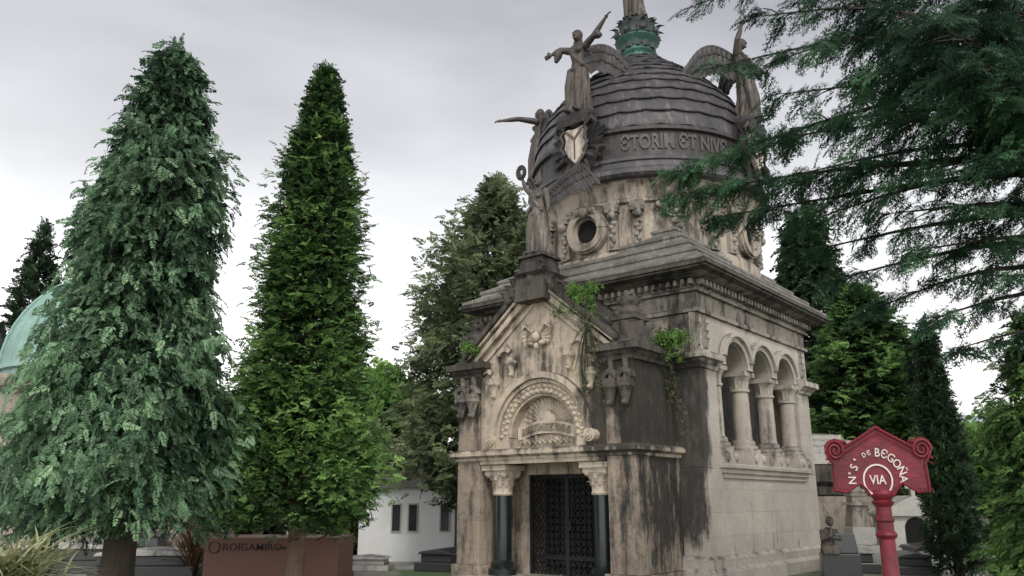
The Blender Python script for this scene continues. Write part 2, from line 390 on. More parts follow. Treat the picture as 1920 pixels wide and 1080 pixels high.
# ---------------------------------------------------------------- mausoleum
BC=(3.618,20.48); BR=rad(-39.7)
mau=thing('mausoleum','large domed stone mausoleum with gabled portal, side arcade and bronze angels','mausoleum',(BC[0],BC[1],0),BR)
Mside=Matrix.Rotation(pi/2,4,'Z')
A,B,PY,PX=2.85,3.08,4.79,2.3
rect=[(-A,-B),(A,-B),(A,B),(-A,B)]
AS,AR=4.44,.57
mb=MB(); mb.box(-A,2.0,-B,B,0,5.9); mb.box(2.0,A,-B,B,0,2.25); mb.box(2.0,A,-B,-2.3,2.25,5.5); mb.box(2.0,A,2.3,B,2.25,5.5); mb.box(2.0,A,-B,B,5.5,5.9)
def zb(x):
    for c in (-1.4,0,1.4):
        d=abs(x-c)
        if d<AR: return AS+math.sqrt(max(0,AR**2-d*d))
    return AS
xs=sorted(set([-2.3,2.3]+[round(c+AR*math.cos(pi*k/20),4) for c in (-1.4,0,1.4) for k in range(21)]))
mb.pwall(xs,zb,lambda x:5.5,-A,-A+.45,Mside)
wall=mb.build('wall',M_side,mau,30,.012)
mb=MB(); mb.box(2.003,2.02,-2.3,2.3,2.26,5.49); mb.build('loggia_shade_panel',M_recess,mau,0)  # thin dark panel added over the back wall, painting the loggia shade
mb=MB(); mb.sweep(rect,[(0,0),(.16,0),(.16,.26),(.10,.34),(.10,.5),(.03,.56),(0,.56)]); mb.build('plinth',M_side,mau,30)
mb=MB(); mb.sweep(rect,[(0,5.42),(.07,5.44),(.07,5.52),(.02,5.55)])
for k in range(26):
    x=-2.7+5.4*k/25
    mb.leaf((x,-B-.01,4.72),(0,0,1),(0,-1,0),.52,.2,.12)
    mb.leaf((x+.1,-B-.01,4.9),(.4,0,1),(0,-1,0),.34,.12,.15)
for k in range(15):
    x=-2.85+5.7*k/14
    mb.leaf((x,-A-.012,5.5),(0.3,0,1),(0,-1,0),.3,.2,.2,5,Mside)
    mb.leaf((x+.18,-A-.012,5.5),(-.3,0,1),(0,-1,0),.26,.16,.2,5,Mside)
for y in (-2.75,2.7):
    for k in range(4): mb.leaf((y,-A-.01,4.7+.17*k),(0,0,1),(0,-1,0),.2,.5-.06*k,.35,5,Mside)
for s in (-1,1): mb.box(s*2.78-.06,s*2.78+.06,-B-.09,-B+.01,4.62,5.42)
mb.build('frieze_carving',M_frieze,mau,40)
mb=MB(); mb.box(-A+.01,A+.012,-B-.012,-B+.1,4.6,5.88); mb.box(A-.1,A+.013,-B-.011,B,5.5,5.88); mb.build('frieze_panel',M_frieze,mau,0)
mb=MB()
for k in range(34):
    x=-A+2*A*k/33; mb.box(x-.04,x+.04,-B-.22,-B,6.0,6.12)
for k in range(36):
    y=-B+2*B*k/35; mb.box(A,A+.22,y-.04,y+.04,6.0,6.12)
mb.build('eaves_brackets',M_frieze,mau,0,.01)
mb=MB(); mb.sweep(rect,[(0,5.88),(.10,5.88),(.12,5.93),(.06,5.97),(.06,6.12),(.40,6.2)]); mb.build('eaves_soffit',M_frieze,mau,25)
mb=MB(); mb.sweep(rect,[(.38,6.198),(.50,6.235),(.53,6.25),(.53,6.29),(.58,6.30),(.58,6.37),(.54,6.40),(.3,6.47)]); mb.build('eaves_cornice',M_black,mau,25)
mb=MB(); pr=[]
for k in range(5):
    o=.49-.315*k; z=6.40+.30*k
    pr+=[(o,z),(o+.03,z+.03),(o+.03,z+.085),(o-.02,z+.11),(o-.30,z+.255)]
pr.append((pr[-1][0]-.3,pr[-1][1])); mb.sweep(rect,pr)
mb.build('roof',M_roof,mau,25)
ip=[(0,4.26),(.05,4.27),(.07,4.34),(.12,4.38),(.15,4.42),(.22,4.45),(.22,4.56),(.18,4.6),(0,4.63)]
for pth in ([(PX,-B),(A,-B),(A,-2.32)],[(A,2.32),(A,B),(1.0,B)],[(-A,-1),(-A,-B),(-PX,-B)]):
    mb=MB(); mb.sweep(pth,ip,False); mb.build('impost_cornice',M_side,mau,25)
ip2=[(o*.95+.01,z+.01) for o,z in ip]
for pth in ([(1.6,-PY+.1),(1.6,-PY),(PX,-PY),(PX,-B)],[(-PX,-B),(-PX,-PY),(-1.6,-PY),(-1.6,-PY+.1)]):
    mb=MB(); mb.sweep(pth,ip2,False); mb.build('portal_cornice',M_black,mau,25)
for c in (-1.4,0,1.4):
    mb=MB(); mb.ring(c,AS+.01,AR+.002,.70,-A-.09,-A+.02,0,180,30,Mside); mb.ring(c,AS+.01,.68,.78,-A-.17,-A-.02,14,166,30,Mside)
    mb.build('archivolt',M_side,mau,30,.01)
mb=MB(); mb.box(A-.4,A+.16,-2.42,2.42,2.26,2.36); mb.box(A-.02,A+.1,-2.36,2.36,2.16,2.262); mb.box(A-.02,A+.05,-2.3,2.3,2.06,2.162); mb.build('sill',M_side,mau,0,.02)
def column(mb,x,y,z0,z1,r,sq=.3):
    H=z1-z0; hc=.36*min(1,H/1.4)
    mb.box(x-sq,x+sq,y-sq,y+sq,z0,z0+.1); mb.box(x-sq*.95,x+sq*.95,y-sq*.95,y+sq*.95,z1-.1,z1)
    mb.lathe([(r*1.5,.1),(r*1.55,.16),(r*1.25,.2),(r*1.3,.26),(r*1.02,.31),(r,.4),(r*.93,H-hc-.1),(r*1.12,H-hc-.08),(r*1.12,H-hc-.03),(r*.92,H-hc),(r*1.1,H-.2),(r*1.45,H-.1)],20,(x,y,z0))
    for row in range(2):
        for k in range(8):
            a=2*pi*(k+.5*row)/8; d=(math.sin(a),-math.cos(a),0)
            mb.leaf((x+d[0]*r*.95,y+d[1]*r*.95,z1-hc+row*.1-.02),(0,0,1),d,hc*.62,r*.8,.5)
for k,y in enumerate((-2.1,-.7,.7,2.1)):
    mb=MB(); column(mb,A-.22,y,2.62,AS-.002,.205,.28); mb.frus((A-.2,y),.34,.32,2.361,2.62,.29,.28)
    for s in (-1,1): mb.ell((A+.1,y+s*.2,2.5),(.1,.07,.12))
    mb.build('arcade_column',M_col,mau,35)
# ------------------------------ portal
for s in (-1,1):
    mb=MB()
    x0,x1=sorted((s*1.65,s*PX)); mb.box(x0,x1,-PY,-B,0,4.3)
    x0,x1=sorted((s*1.0,s*1.65)); mb.box(x0,x1,-3.9,-B,0,2.42)
    x0,x1=sorted((s*1.57,s*(PX+.08))); mb.box(x0,x1,-PY-.08,-B,0,.3)
    mb.build('portal_pier',M_pier,mau,0,.02)
mb=MB(); mb.box(-1.65,1.65,-PY+.04,-B,2.42,2.6); mb.box(-1.0,1.0,-3.9,-3.5,2.16,2.42)
mb.box(-1.62,1.62,-PY-.02,-PY+.039,2.36,2.5); mb.build('lintel',M_front,mau,0,.015)
mb=MB(); mb.sweep([(-PX,-B),(-PX,-PY),(PX,-PY),(PX,-B)],[(0,2.44),(.04,2.45),(.05,2.5),(.1,2.53),(.14,2.55),(.14,2.62),(.1,2.66),(0,2.68)],False)
mb.build('portal_ledge',M_front,mau,25)
gl=lambda x:6.10-.80*abs(x)
RA=1.12; AZ=2.90; AB=2.72; CX=.04
def zb2(x):
    d=abs(x-CX)
    if d<RA: return AZ+math.sqrt(max(0,RA*RA-d*d))
    return 2.66
xs=sorted(set([round(CX+RA*math.cos(pi*k/28),4) for k in range(29)]+[0,-1.66,1.66,-1.4,1.4,CX-RA-.001,CX+RA+.001]))
mb=MB(); mb.pwall(xs,zb2,gl,-PY+.05,-PY+.45); mb.build('gable_wall',M_front,mau,30)
mb=MB(); mb.poly([(CX-1.2,2.67)]+[(CX+1.2*math.cos(pi-pi*k/24),AZ+1.2*math.sin(pi*k/24)) for k in range(25)]+[(CX+1.2,2.67)],-PY+.30,-PY+.4); ty=mb.build('tympanum',M_carve,mau,0)
mb=MB()
mb.ring(CX,AZ,1.20,1.34,-PY-.10,-PY+.06,0,180,40); mb.ring(CX,AZ,1.11,1.20,-PY-.03,-PY+.06,0,180,40); mb.ring(CX,AZ,.84,.90,-PY+.05,-PY+.31,0,180,36)
for s in (-1,1):
    for r0,r1,ya,yb in ((1.20,1.34,-.10,.06),(1.11,1.20,-.03,.06),(.84,.90,.05,.31)):
        x0,x1=sorted((CX+s*r0,CX+s*r1)); mb.box(x0,x1,-PY+ya,-PY+yb,2.67,AZ)
mb.build('arch_moulding',M_front,mau,30,.01)
mb=MB(); mb.ring(CX,AZ,.90,1.12,-PY+.02,-PY+.31,0,180,36)
for k in range(46):
    a=pi*(k+.5)/46; c,q=math.cos(a),math.sin(a); rr=1.0+.05*((k%2)*2-1)
    mb.ell((CX+rr*c,-PY+.01,AZ+rr*q),(.048,.05,.048),None,8,6)
    mb.leaf((CX+.92*c,-PY+.02,AZ+.92*q),(c*.8+.5*q,0,q*.8-.5*c),(0,-1,0),.17,.08,.5,4)
for s in (-1,1):
    x0,x1=sorted((CX+s*.90,CX+s*1.12)); mb.box(x0,x1,-PY+.02,-PY+.31,2.67,AZ)
mb.build('floral_archivolt',M_carve,mau,50)
for s in (-1,1):
    mb=MB()
    for k,(rr,zz) in enumerate(((.13,0),(.09,0),(.05,0))):
        mb.ring(CX+s*1.30,2.86,rr-.03,rr,-PY-.16-.03*k,-PY+.05,0,360,20)
    mb.ell((CX+s*1.30,-PY-.14,2.86),(.05,.08,.05)); mb.build('arch_scroll',M_carve,mau,40)
mb=MB()
for k in range(17):
    a=rad(12+156*k/16); c,q=math.cos(a),math.sin(a); mb.leaf((CX+c*.2,-PY+.29,AB+.42+q*.2),(c,0,q),(0,-1,0),.46,.09,.12,4)
mb.ell((CX,-PY+.28,AB+.55),(.2,.08,.2))
for k in range(12):
    x=CX-.74+1.48*k/11; mb.leaf((x,-PY+.28,AB+.02),(math.sin(k*2.1),0,.7),(0,-1,0),.22,.13,.4,4); mb.tube([(x,-PY+.27,AB+.04),(x+.08,-PY+.24,AB+.12),(x+.14,-PY+.27,AB+.04)],.02,5)
mb.build('tympanum_relief',M_carve,ty,50)
mb=MB(); n=20
vs=[];fs=[]
for i in range(n+1):
    x=-.77+1.54*i/n; z=AB+.34+.10*math.cos(x*2.4)-.05; yy=-PY+.2+.04*math.sin(x*8)
    vs+=[(CX+x,yy,z-.13),(CX+x,yy,z+.13),(CX+x,yy+.08,z+.13),(CX+x,yy+.08,z-.13)]
for i in range(n):
    for k in range(4): fs.append((4*i+k,4*i+(k+1)%4,4*i+4+(k+1)%4,4*i+4+k))
mb.add(vs,fs); mb.build('name_scroll',M_carve,ty,60)
vs,fs=text_geo('MARTINEZ RIVAS',.20,.025,.007,.86)
mb=MB(); mb.add([(CX+x,-PY+.19+.04*math.sin(x*8)-z,AB+.29+.10*math.cos(x*2.4)+y) for x,y,z in vs],fs); mb.build('lettering',M_pier,ty,0)
mb=MB(); mb.poly([(-2.0,4.68),(0,6.30),(2.0,4.68),(2.0,4.83),(0,6.46),(-2.0,4.83)],-PY-.20,-B)
for s in (-1,1):
    x0,x1=sorted((s*1.6,s*(PX+.1))); mb.box(x0,x1,-PY-.05,-B,4.60,4.68)
mb.build('gable_roof',M_black,mau,0,.02)
mb=MB()
mb.poly([(-1.95,4.64),(0,6.20),(1.95,4.64),(1.95,4.70),(0,6.295),(-1.95,4.70)],-PY-.14,-PY+.2)
mb.poly([(-1.75,4.60),(0,6.0),(1.75,4.60),(1.9,4.60),(0,6.19),(-1.9,4.60)],-PY-.08,-PY+.1)
mb.poly([(-1.6,4.50),(0,5.80),(1.6,4.50),(1.66,4.56),(0,5.90),(-1.66,4.56)],-PY,-PY+.1)
mb.build('raking_moulding',M_front,mau,0,.012)
def corbel(mb,x,y,z,s=1):
    mb.lathe([(.02,-.30*s),(.05*s,-.26*s),(.06*s,-.2*s),(.10*s,-.08*s),(.13*s,0),(.15*s,.02*s),(.15*s,.07*s)],12,(x,y,z))
    for k in range(7):
        a=2*pi*k/7; d=(math.sin(a),-math.cos(a),0); mb.leaf((x+d[0]*.06*s,y+d[1]*.06*s,z-.17*s),(0,0,1),d,.14*s,.1*s,.7,4)
    mb.ell((x,y-.06*s,z-.24*s),(.05*s,.05*s,.05*s),None,8,6)
cs=[(-.72,4.48),(.80,4.48),(-1.24,4.05),(1.32,4.05)]
for x,z in cs:
    mb=MB(); corbel(mb,x,-PY-.0,z,.95); s=1 if x>0 else -1
    mb.box(x-.09,x+.09,-PY-.05,-PY+.06,z+.06,z+.16)
    mb.ring(x+s*.21,z+.16,.14,.24,-PY-.04,-PY+.06,20 if s>0 else 40,140 if s>0 else 160,12)
    mb.build('gable_corbel',M_carve,mau,40)
for s in (-1,1):
    for x,z in ((1.82,3.72),(2.16,3.72)):
        mb=MB(); corbel(mb,s*x,-PY-.06,z,1.15); mb.box(s*x-.14,s*x+.14,-PY-.14,-PY+.01,z+.08,z+.2)
        mb.ring(s*x,z+.2,.10,.2,-PY-.1,-PY+.01,0,180,12)
        mb.lathe([(.07,0),(.05,.15),(.07,.35),(.04,.42)],10,(s*x,-PY-.02,z+.2))
        mb.build('pier_corbel',M_black if s>0 else M_frieze,mau,40)
mb=MB(); zc=5.05; yy=-PY-.02
mb.ell((-.02,yy-.05,zc-.06),(.10,.10,.12))
for s in (-1,1):
    for k in range(5): mb.leaf((s*.10,yy,zc+.02-.03*k),(s*1.0,0,.65-.28*k),(0,-1,0),.34-.02*k,.12,.3,5)
    mb.tube([(s*.1,yy-.04,zc+.05),(s*.25,yy-.08,zc+.2),(s*.38,yy-.05,zc+.12),(s*.34,yy-.03,zc+.02)],[.05,.045,.035,.015],7)
    mb.ell((s*.15,yy-.05,zc-.2),(.08,.07,.06))
mb.ell((0,yy-.05,zc-.26),(.06,.06,.08)); mb.build('winged_mask',M_carve,mau,50)
def finial(mb,x,y,z,s=1):
    mb.box(x-.25*s,x+.25*s,y-.25*s,y+.25*s,z,z+.32*s); mb.box(x-.3*s,x+.3*s,y-.3*s,y+.3*s,z+.32*s,z+.4*s)
    mb.lathe([(.2*s,.4*s),(.24*s,.5*s),(.16*s,.62*s),(.2*s,.68*s),(.22*s,.8*s),(.1*s,.92*s),(.05*s,.96*s)],14,(x,y,z))
    for k in range(4):
        a=pi/4+k*pi/2; mb.ell((x+.24*s*math.cos(a),y+.24*s*math.sin(a),z+.47*s),(.1*s,.1*s,.1*s),None,8,6); mb.ell((x+.17*s*math.cos(a),y+.17*s*math.sin(a),z+.75*s),(.08*s,.08*s,.09*s),None,8,6)
    for k in range(8):
        a=k*pi/4; mb.leaf((x+.14*s*math.cos(a),y+.14*s*math.sin(a),z+.5*s),(0,0,1),(math.cos(a),math.sin(a),0),.34*s,.14*s,.5)
for s in (-1,1):
    mb=MB(); mb.box(s*2.06-.3,s*2.06+.3,-4.75,-4.15,4.68,4.78); finial(mb,s*2.06,-4.45,4.781,1.0)
    for k in range(4):
        a=pi*k/2; mb.leaf((s*2.06+.26*math.cos(a),-4.45+.26*math.sin(a),4.8),(0,0,1),(math.cos(a),math.sin(a),0),.28,.3,.25)
    mb.build('finial',M_black,mau,40)
for s in (-1,1):
    mb=MB(); x,y=s*1.29,-4.42
    mb.lathe([(.3,0),(.3,.22),(.24,.26),(.26,.34),(.2,.4),(.195,1.72),(.19,1.74)],24,(x,y,0)); c=mb.build('portal_column',M_darkcol,mau,40)
    mb=MB(); mb.lathe([(.21,1.72),(.23,1.75),(.21,1.79),(.2,1.9),(.24,2.05),(.30,2.16)],20,(x,y,0))
    mb.box(x-.33,x+.33,y-.33,y+.33,2.24,2.35); mb.box(x-.28,x+.28,y-.28,y+.28,2.15,2.241)
    for row in range(3):
        for k in range(9):
            a=2*pi*(k+.5*row)/9; d=(math.sin(a),-math.cos(a),0); r=.2+.03*row
            mb.leaf((x+d[0]*r,y+d[1]*r,1.78+row*.13),(0,0,1),d,.2,.15,.55,5)
    for a in (45,135,225,315):
        mb.ell((x+.3*math.cos(rad(a)),y+.3*math.sin(rad(a)),2.17),(.08,.08,.09),None,10,8)
    mb.build('capital',M_carve,c,50)
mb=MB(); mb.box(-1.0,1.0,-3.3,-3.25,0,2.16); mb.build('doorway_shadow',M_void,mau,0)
mb=MB(); y0=-3.82
for x0,x1 in ((-1,-.93),(.93,1),(-.05,.05)): mb.box(x0,x1,y0-.03,y0+.03,0,2.159)
for z0 in (.02,2.08): mb.box(-.931,.931,y0-.028,y0+.028,z0,z0+.07)
mb.box(-.931,.931,y0-.02,y0+.02,.42,.5)
door=mb.build('door_frame',M_iron,mau,0)
for x0,x1 in ((-.93,-.05),(.05,.93)):
    mb=MB()
    k=-3.0
    while k<3.2:
        for sg in (-1,1):
            seg=[]
            for i in range(25):
                x=x0+(x1-x0)*i/24; z=sg*1.35*(x-x0)+k+(.0 if sg>0 else 1.2)
                if .09<z<2.08: seg.append((x,y0+.006*sg+.012*math.sin(i*1.3),z))
            if len(seg)>1: mb.tube(seg,.011,4)
        k+=.15
    for i in range(6):
        for j in range(14):
            mb.ring(x0+.075+(x1-x0-.15)*i/5,.2+.142*j,.022,.045,y0-.02,y0-.005,0,360,8)
    mb.build('lattice',M_iron,door,0)
mb=MB(); mb.box(.055,.13,y0-.07,y0-.03,1.02,1.2); mb.tube([(.09,y0-.07,1.12),(.02,y0-.1,1.12)],.012,6); mb.build('door_lock',M_iron,door,0)
mb=MB(); mb.box(-1.9,1.9,-5.2,-3.3,0,.1); mb.build('step',M_side,mau,0,.02)
mb=MB(); mb.frus((0,-4.72),.40,.40,5.75,6.28,.36,.36); mb.frus((0,-4.72),.36,.36,6.28,6.36,.44,.44); mb.frus((0,-4.72),.34,.34,6.36,6.72,.28,.28); mb.frus((0,-4.72),.36,.36,6.72,6.80,.32,.32)
for s in (-1,1):
    for k in range(5): mb.leaf((s*(.2+.12*k),-PY-.22,6.34-.14*k),(s*.3,0,1),(s*.3,-1,0),.26,.22,.5)
    for k in range(5): mb.ell((s*(.28+.1*k),-4.95,6.30-.11*k),(.1,.1,.09),None,8,6)
mb.ell((0,-5.0,6.2),(.16,.12,.2)); mb.build('statue_pedestal',M_black,mau,40)
# ------------------------------ drum
mb=MB(); mb.lathe([(2.86,6.5),(2.86,7.2),(2.80,7.28),(2.75,7.3),(2.75,8.42),(2.82,8.46),(2.82,8.54),(2.78,8.58),(2.80,8.7),(2.88,8.86),(3.02,8.98),(3.1,9.0)],96); drum=mb.build('drum',M_drum,mau,30)
def R3(phi,r,z): return Vector((r*math.sin(phi),-r*math.cos(phi),z))
for q in range(4):
    M=Matrix.Rotation(q*pi/2,4,'Z')
    mb=MB(); mb.ring(0,7.88,.36,.52,-2.96,-2.6,0,360,32,M); mb.ring(0,7.88,.29,.37,-2.86,-2.6,0,360,32,M); mb.ring(0,7.88,.5,.56,-2.9,-2.6,0,360,32,M)
    oc=mb.build('oculus',M_drum,drum,30,.01)
    mb=MB(); mb.ring(0,7.88,.0,.3,-2.79,-2.75,0,360,24,M); mb.build('oculus_dark_disc',M_void,oc,0)  # dark disc painted as an unlit opening, no hole is cut
    mb=MB()
    for s in (-1,1):
        for k in range(7): mb.leaf((s*(.06+.1*k),-2.84+.01*k,8.3-.03*k*k*.25),(s*.5,0,.8-.1*k),(0,-1,0),.24,.16,.5,5,M)
        mb.tube([(0,-2.95,8.36),(s*.25,-2.93,8.32),(s*.5,-2.86,8.12),(s*.62,-2.82,7.9)],[.06,.07,.06,.03],7,M)
        mb.ell((s*.2,-2.93,8.36),(.11,.1,.11),M,8,6)
    mb.ell((0,-2.97,8.34),(.15,.13,.15),M,10,8)
    for a in (-26,-14,14,26):
        N=M@Matrix.Rotation(rad(a),4,'Z')
        mb.box(-.13,.13,-2.86,-2.7,7.3,8.44,N); mb.box(-.16,.16,-2.98,-2.7,8.2,8.46,N)
        mb.ell((0,-2.94,8.12),(.12,.12,.13),N,8,6)
        for k in range(6): mb.ell((.03*(-1)**k,-2.88,7.96-.11*k),(.085-.008*k,.07,.07),N,8,6)
        for s in (-1,1): mb.ell((s*.13,-2.92,8.33),(.07,.08,.08),N,8,6)
    for k in range(13):
        a=rad(36+18*k/12); sag=.16*math.sin(pi*k/12)
        p=R3(a,2.84,8.34-sag); mb.ell(tuple(M@p),(.1,.1,.1),None,8,6)
        mb.leaf(tuple(M@p),(0,0,-1),tuple(M@R3(a,1,0)),.14,.1,.3,4)
    N=M@Matrix.Rotation(rad(45),4,'Z')
    for k in range(5): mb.ell((.04*(-1)**k,-2.82,8.1-.14*k),(.12-.015*k,.08,.09),N,8,6)
    mb.build('drum_carving',M_frieze,drum,50)
# ------------------------------ dome
mb=MB(); mb.lathe([(3.02,8.96),(3.16,8.98),(3.22,9.04),(3.22,9.14),(3.12,9.17),(3.05,9.26),(3.03,9.40),(3.07,9.42),(3.07,9.5),(3.0,9.54)],96)
mb.build('dome_cornice',M_lead,mau,25)
mb=MB(); mb.lathe([(3.0,9.53),(2.99,9.58),(2.97,10.16),(3.07,10.19),(3.07,10.28),(2.98,10.32),(2.9,10.40)],96); band=mb.build('inscription_band',M_band,mau,25)
def bandtext(s,phi,size,sx):
    vs,fs=text_geo(s,size,.035,.016,sx); mb=MB()
    mb.add([tuple(R3(phi+x/3.0,2.98+z,9.87+y)) for x,y,z in vs],fs)
    mb.build('lettering',M_letter,band,0)
bandtext('\u0404TORIM \u0404T NIV\u0404',rad(46),.52,.66); bandtext('GLORIAM',rad(-47),.52,.7)
prof=[(2.96,10.32),(2.93,10.8),(2.79,11.3),(2.52,11.8),(2.12,12.3),(1.62,12.78),(1.12,13.2),(.76,13.52),(.5,13.72)]
zz=np.array([p[1] for p in prof]); rr=np.array([p[0] for p in prof])
tt=[0]
for i in range(len(prof)-1): tt.append(tt[-1]+math.hypot(rr[i+1]-rr[i],zz[i+1]-zz[i]))
tt=np.array(tt); rows=np.concatenate([np.linspace(0,.93,12)**.97*tt[-1],[tt[-1]]])
mb=MB(); n=224
for k in range(len(rows)-1):
    r0,z0=np.interp(rows[k],tt,rr),np.interp(rows[k],tt,zz); r1,z1=np.interp(rows[k+1],tt,rr),np.interp(rows[k+1],tt,zz)
    base=len(mb.v); nt=28 if k<6 else (20 if k<9 else 12)
    for i in range(n):
        a=2*pi*i/n; ph=(a*nt/(2*pi)+.5*(k%2))%1.0; sc=math.sin(pi*ph)**.6; seam=1 if min(ph,1-ph)<.03 else 0
        d=.045*sc; lift=.07-.03*seam
        for (r,z) in ((r0-.03,z0+.05-d),(r0+lift-.012,z0-d+.03),(r0+lift,z0+.05-d*.9),(r0*.6+r1*.4+.04+.012*sc,z0*.6+z1*.4+.01),(r1-.01,z1+.03)):
            mb.v.append((r*math.sin(a),-r*math.cos(a),z))
    for i in range(n):
        j=(i+1)%n
        for q in range(4): mb.f.append((base+i*5+q,base+j*5+q,base+j*5+q+1,base+i*5+q+1))
mb.build('dome_shell',M_lead,mau,40)
LZ=-.18
mb=MB(); mb.lathe([(.66,13.68),(.66,13.84),(.52,13.92),(.48,14.0),(.55,14.08),(.45,14.18),(.42,14.3),(.52,14.4),(.64,14.52),(.6,14.6)],32,(0,0,LZ)); lan=mb.build('lantern',M_copper,mau,35)
mb=MB(); mb.lathe([(.4,14.3),(.55,14.45),(.64,14.6),(.52,14.72),(.42,14.85),(.5,15.0),(.42,15.12),(.3,15.2)],24,(0,0,LZ))
for row,(r,z,h,c) in enumerate(((.48,14.22,.36,.6),(.56,14.5,.44,.55),(.44,14.85,.3,.6))):
    for k in range(12):
        a=2*pi*(k+.5*row)/12; d=(math.sin(a),-math.cos(a),0); mb.leaf((d[0]*r,d[1]*r,z+LZ),(0,0,1),d,h,.26,c,6)
for k in range(8):
    a=2*pi*k/8; mb.ell((.6*math.sin(a),-.6*math.cos(a),14.72+LZ),(.1,.1,.1),None,8,6)
mb.build('acanthus_crown',M_acan,lan,50)
for q in range(4):
    M=Matrix.Rotation(q*pi/2,4,'Z'); y=-3.12
    mb=MB()
    for k in range(22):
        a=2*pi*k/22; c,s_=math.cos(a),math.sin(a); L=.66+.12*(k%2)
        mb.leaf((c*.22,y+.02,10.05+s_*.3),(c,0,s_*1.1),(0,-1,0),L*.8,.17,.12,5,M)
    for s in (-1,1):
        mb.tube([(s*.3,y-.1,10.5),(s*.5,y-.12,10.62),(s*.62,y-.1,10.45),(s*.5,y-.08,10.3)],[.07,.07,.05,.03],8,M)
        mb.tube([(s*.34,y-.1,9.7),(s*.55,y-.12,9.55),(s*.66,y-.1,9.75),(s*.5,y-.08,9.85)],[.07,.07,.05,.03],8,M)
        mb.ell((s*.2,y-.1,10.72),(.16,.14,.12),M,8,6)
        mb.tube([(s*.28,y-.16,10.42),(s*.38,y-.2,10.3),(s*.30,y-.2,10.12),(s*.4,y-.18,9.98),(s*.26,y-.18,9.78)],[.05,.05,.035,.045,.03],7,M)
    mb.frus((0,-3.0),.42,.3,10.55,10.72,.5,.36,M); mb.frus((0,-3.0),.5,.36,10.72,10.86,.44,.32,M)
    mb.ell((0,y-.06,10.62),(.2,.16,.14),M); mb.tube([(0,y-.06,9.5),(0,y-.05,9.3),(0,y,9.15)],[.14,.1,.04],8,M)
    cr=mb.build('crest',M_wing,mau,50)
    mb=MB(); mb.poly([(-.22,10.47),(-.33,10.38),(-.27,10.2),(-.31,9.95),(-.2,9.72),(0,9.5),(.2,9.72),(.31,9.95),(.27,10.2),(.33,10.38),(.22,10.47),(0,10.42)],y-.16,y-.02,M); sh=mb.build('shield',M_marble,cr,0,.03)
    mb=MB(); mb.poly([(-.25,10.37),(0,10.10),(.25,10.37),(.21,10.42),(0,10.2),(-.21,10.42)],y-.172,y-.158,M); mb.poly([(-.018,9.62),(.018,9.62),(.018,10.11),(-.018,10.11)],y-.171,y-.158,M)
    mb.build('shield_charge',M_shred,sh,0)

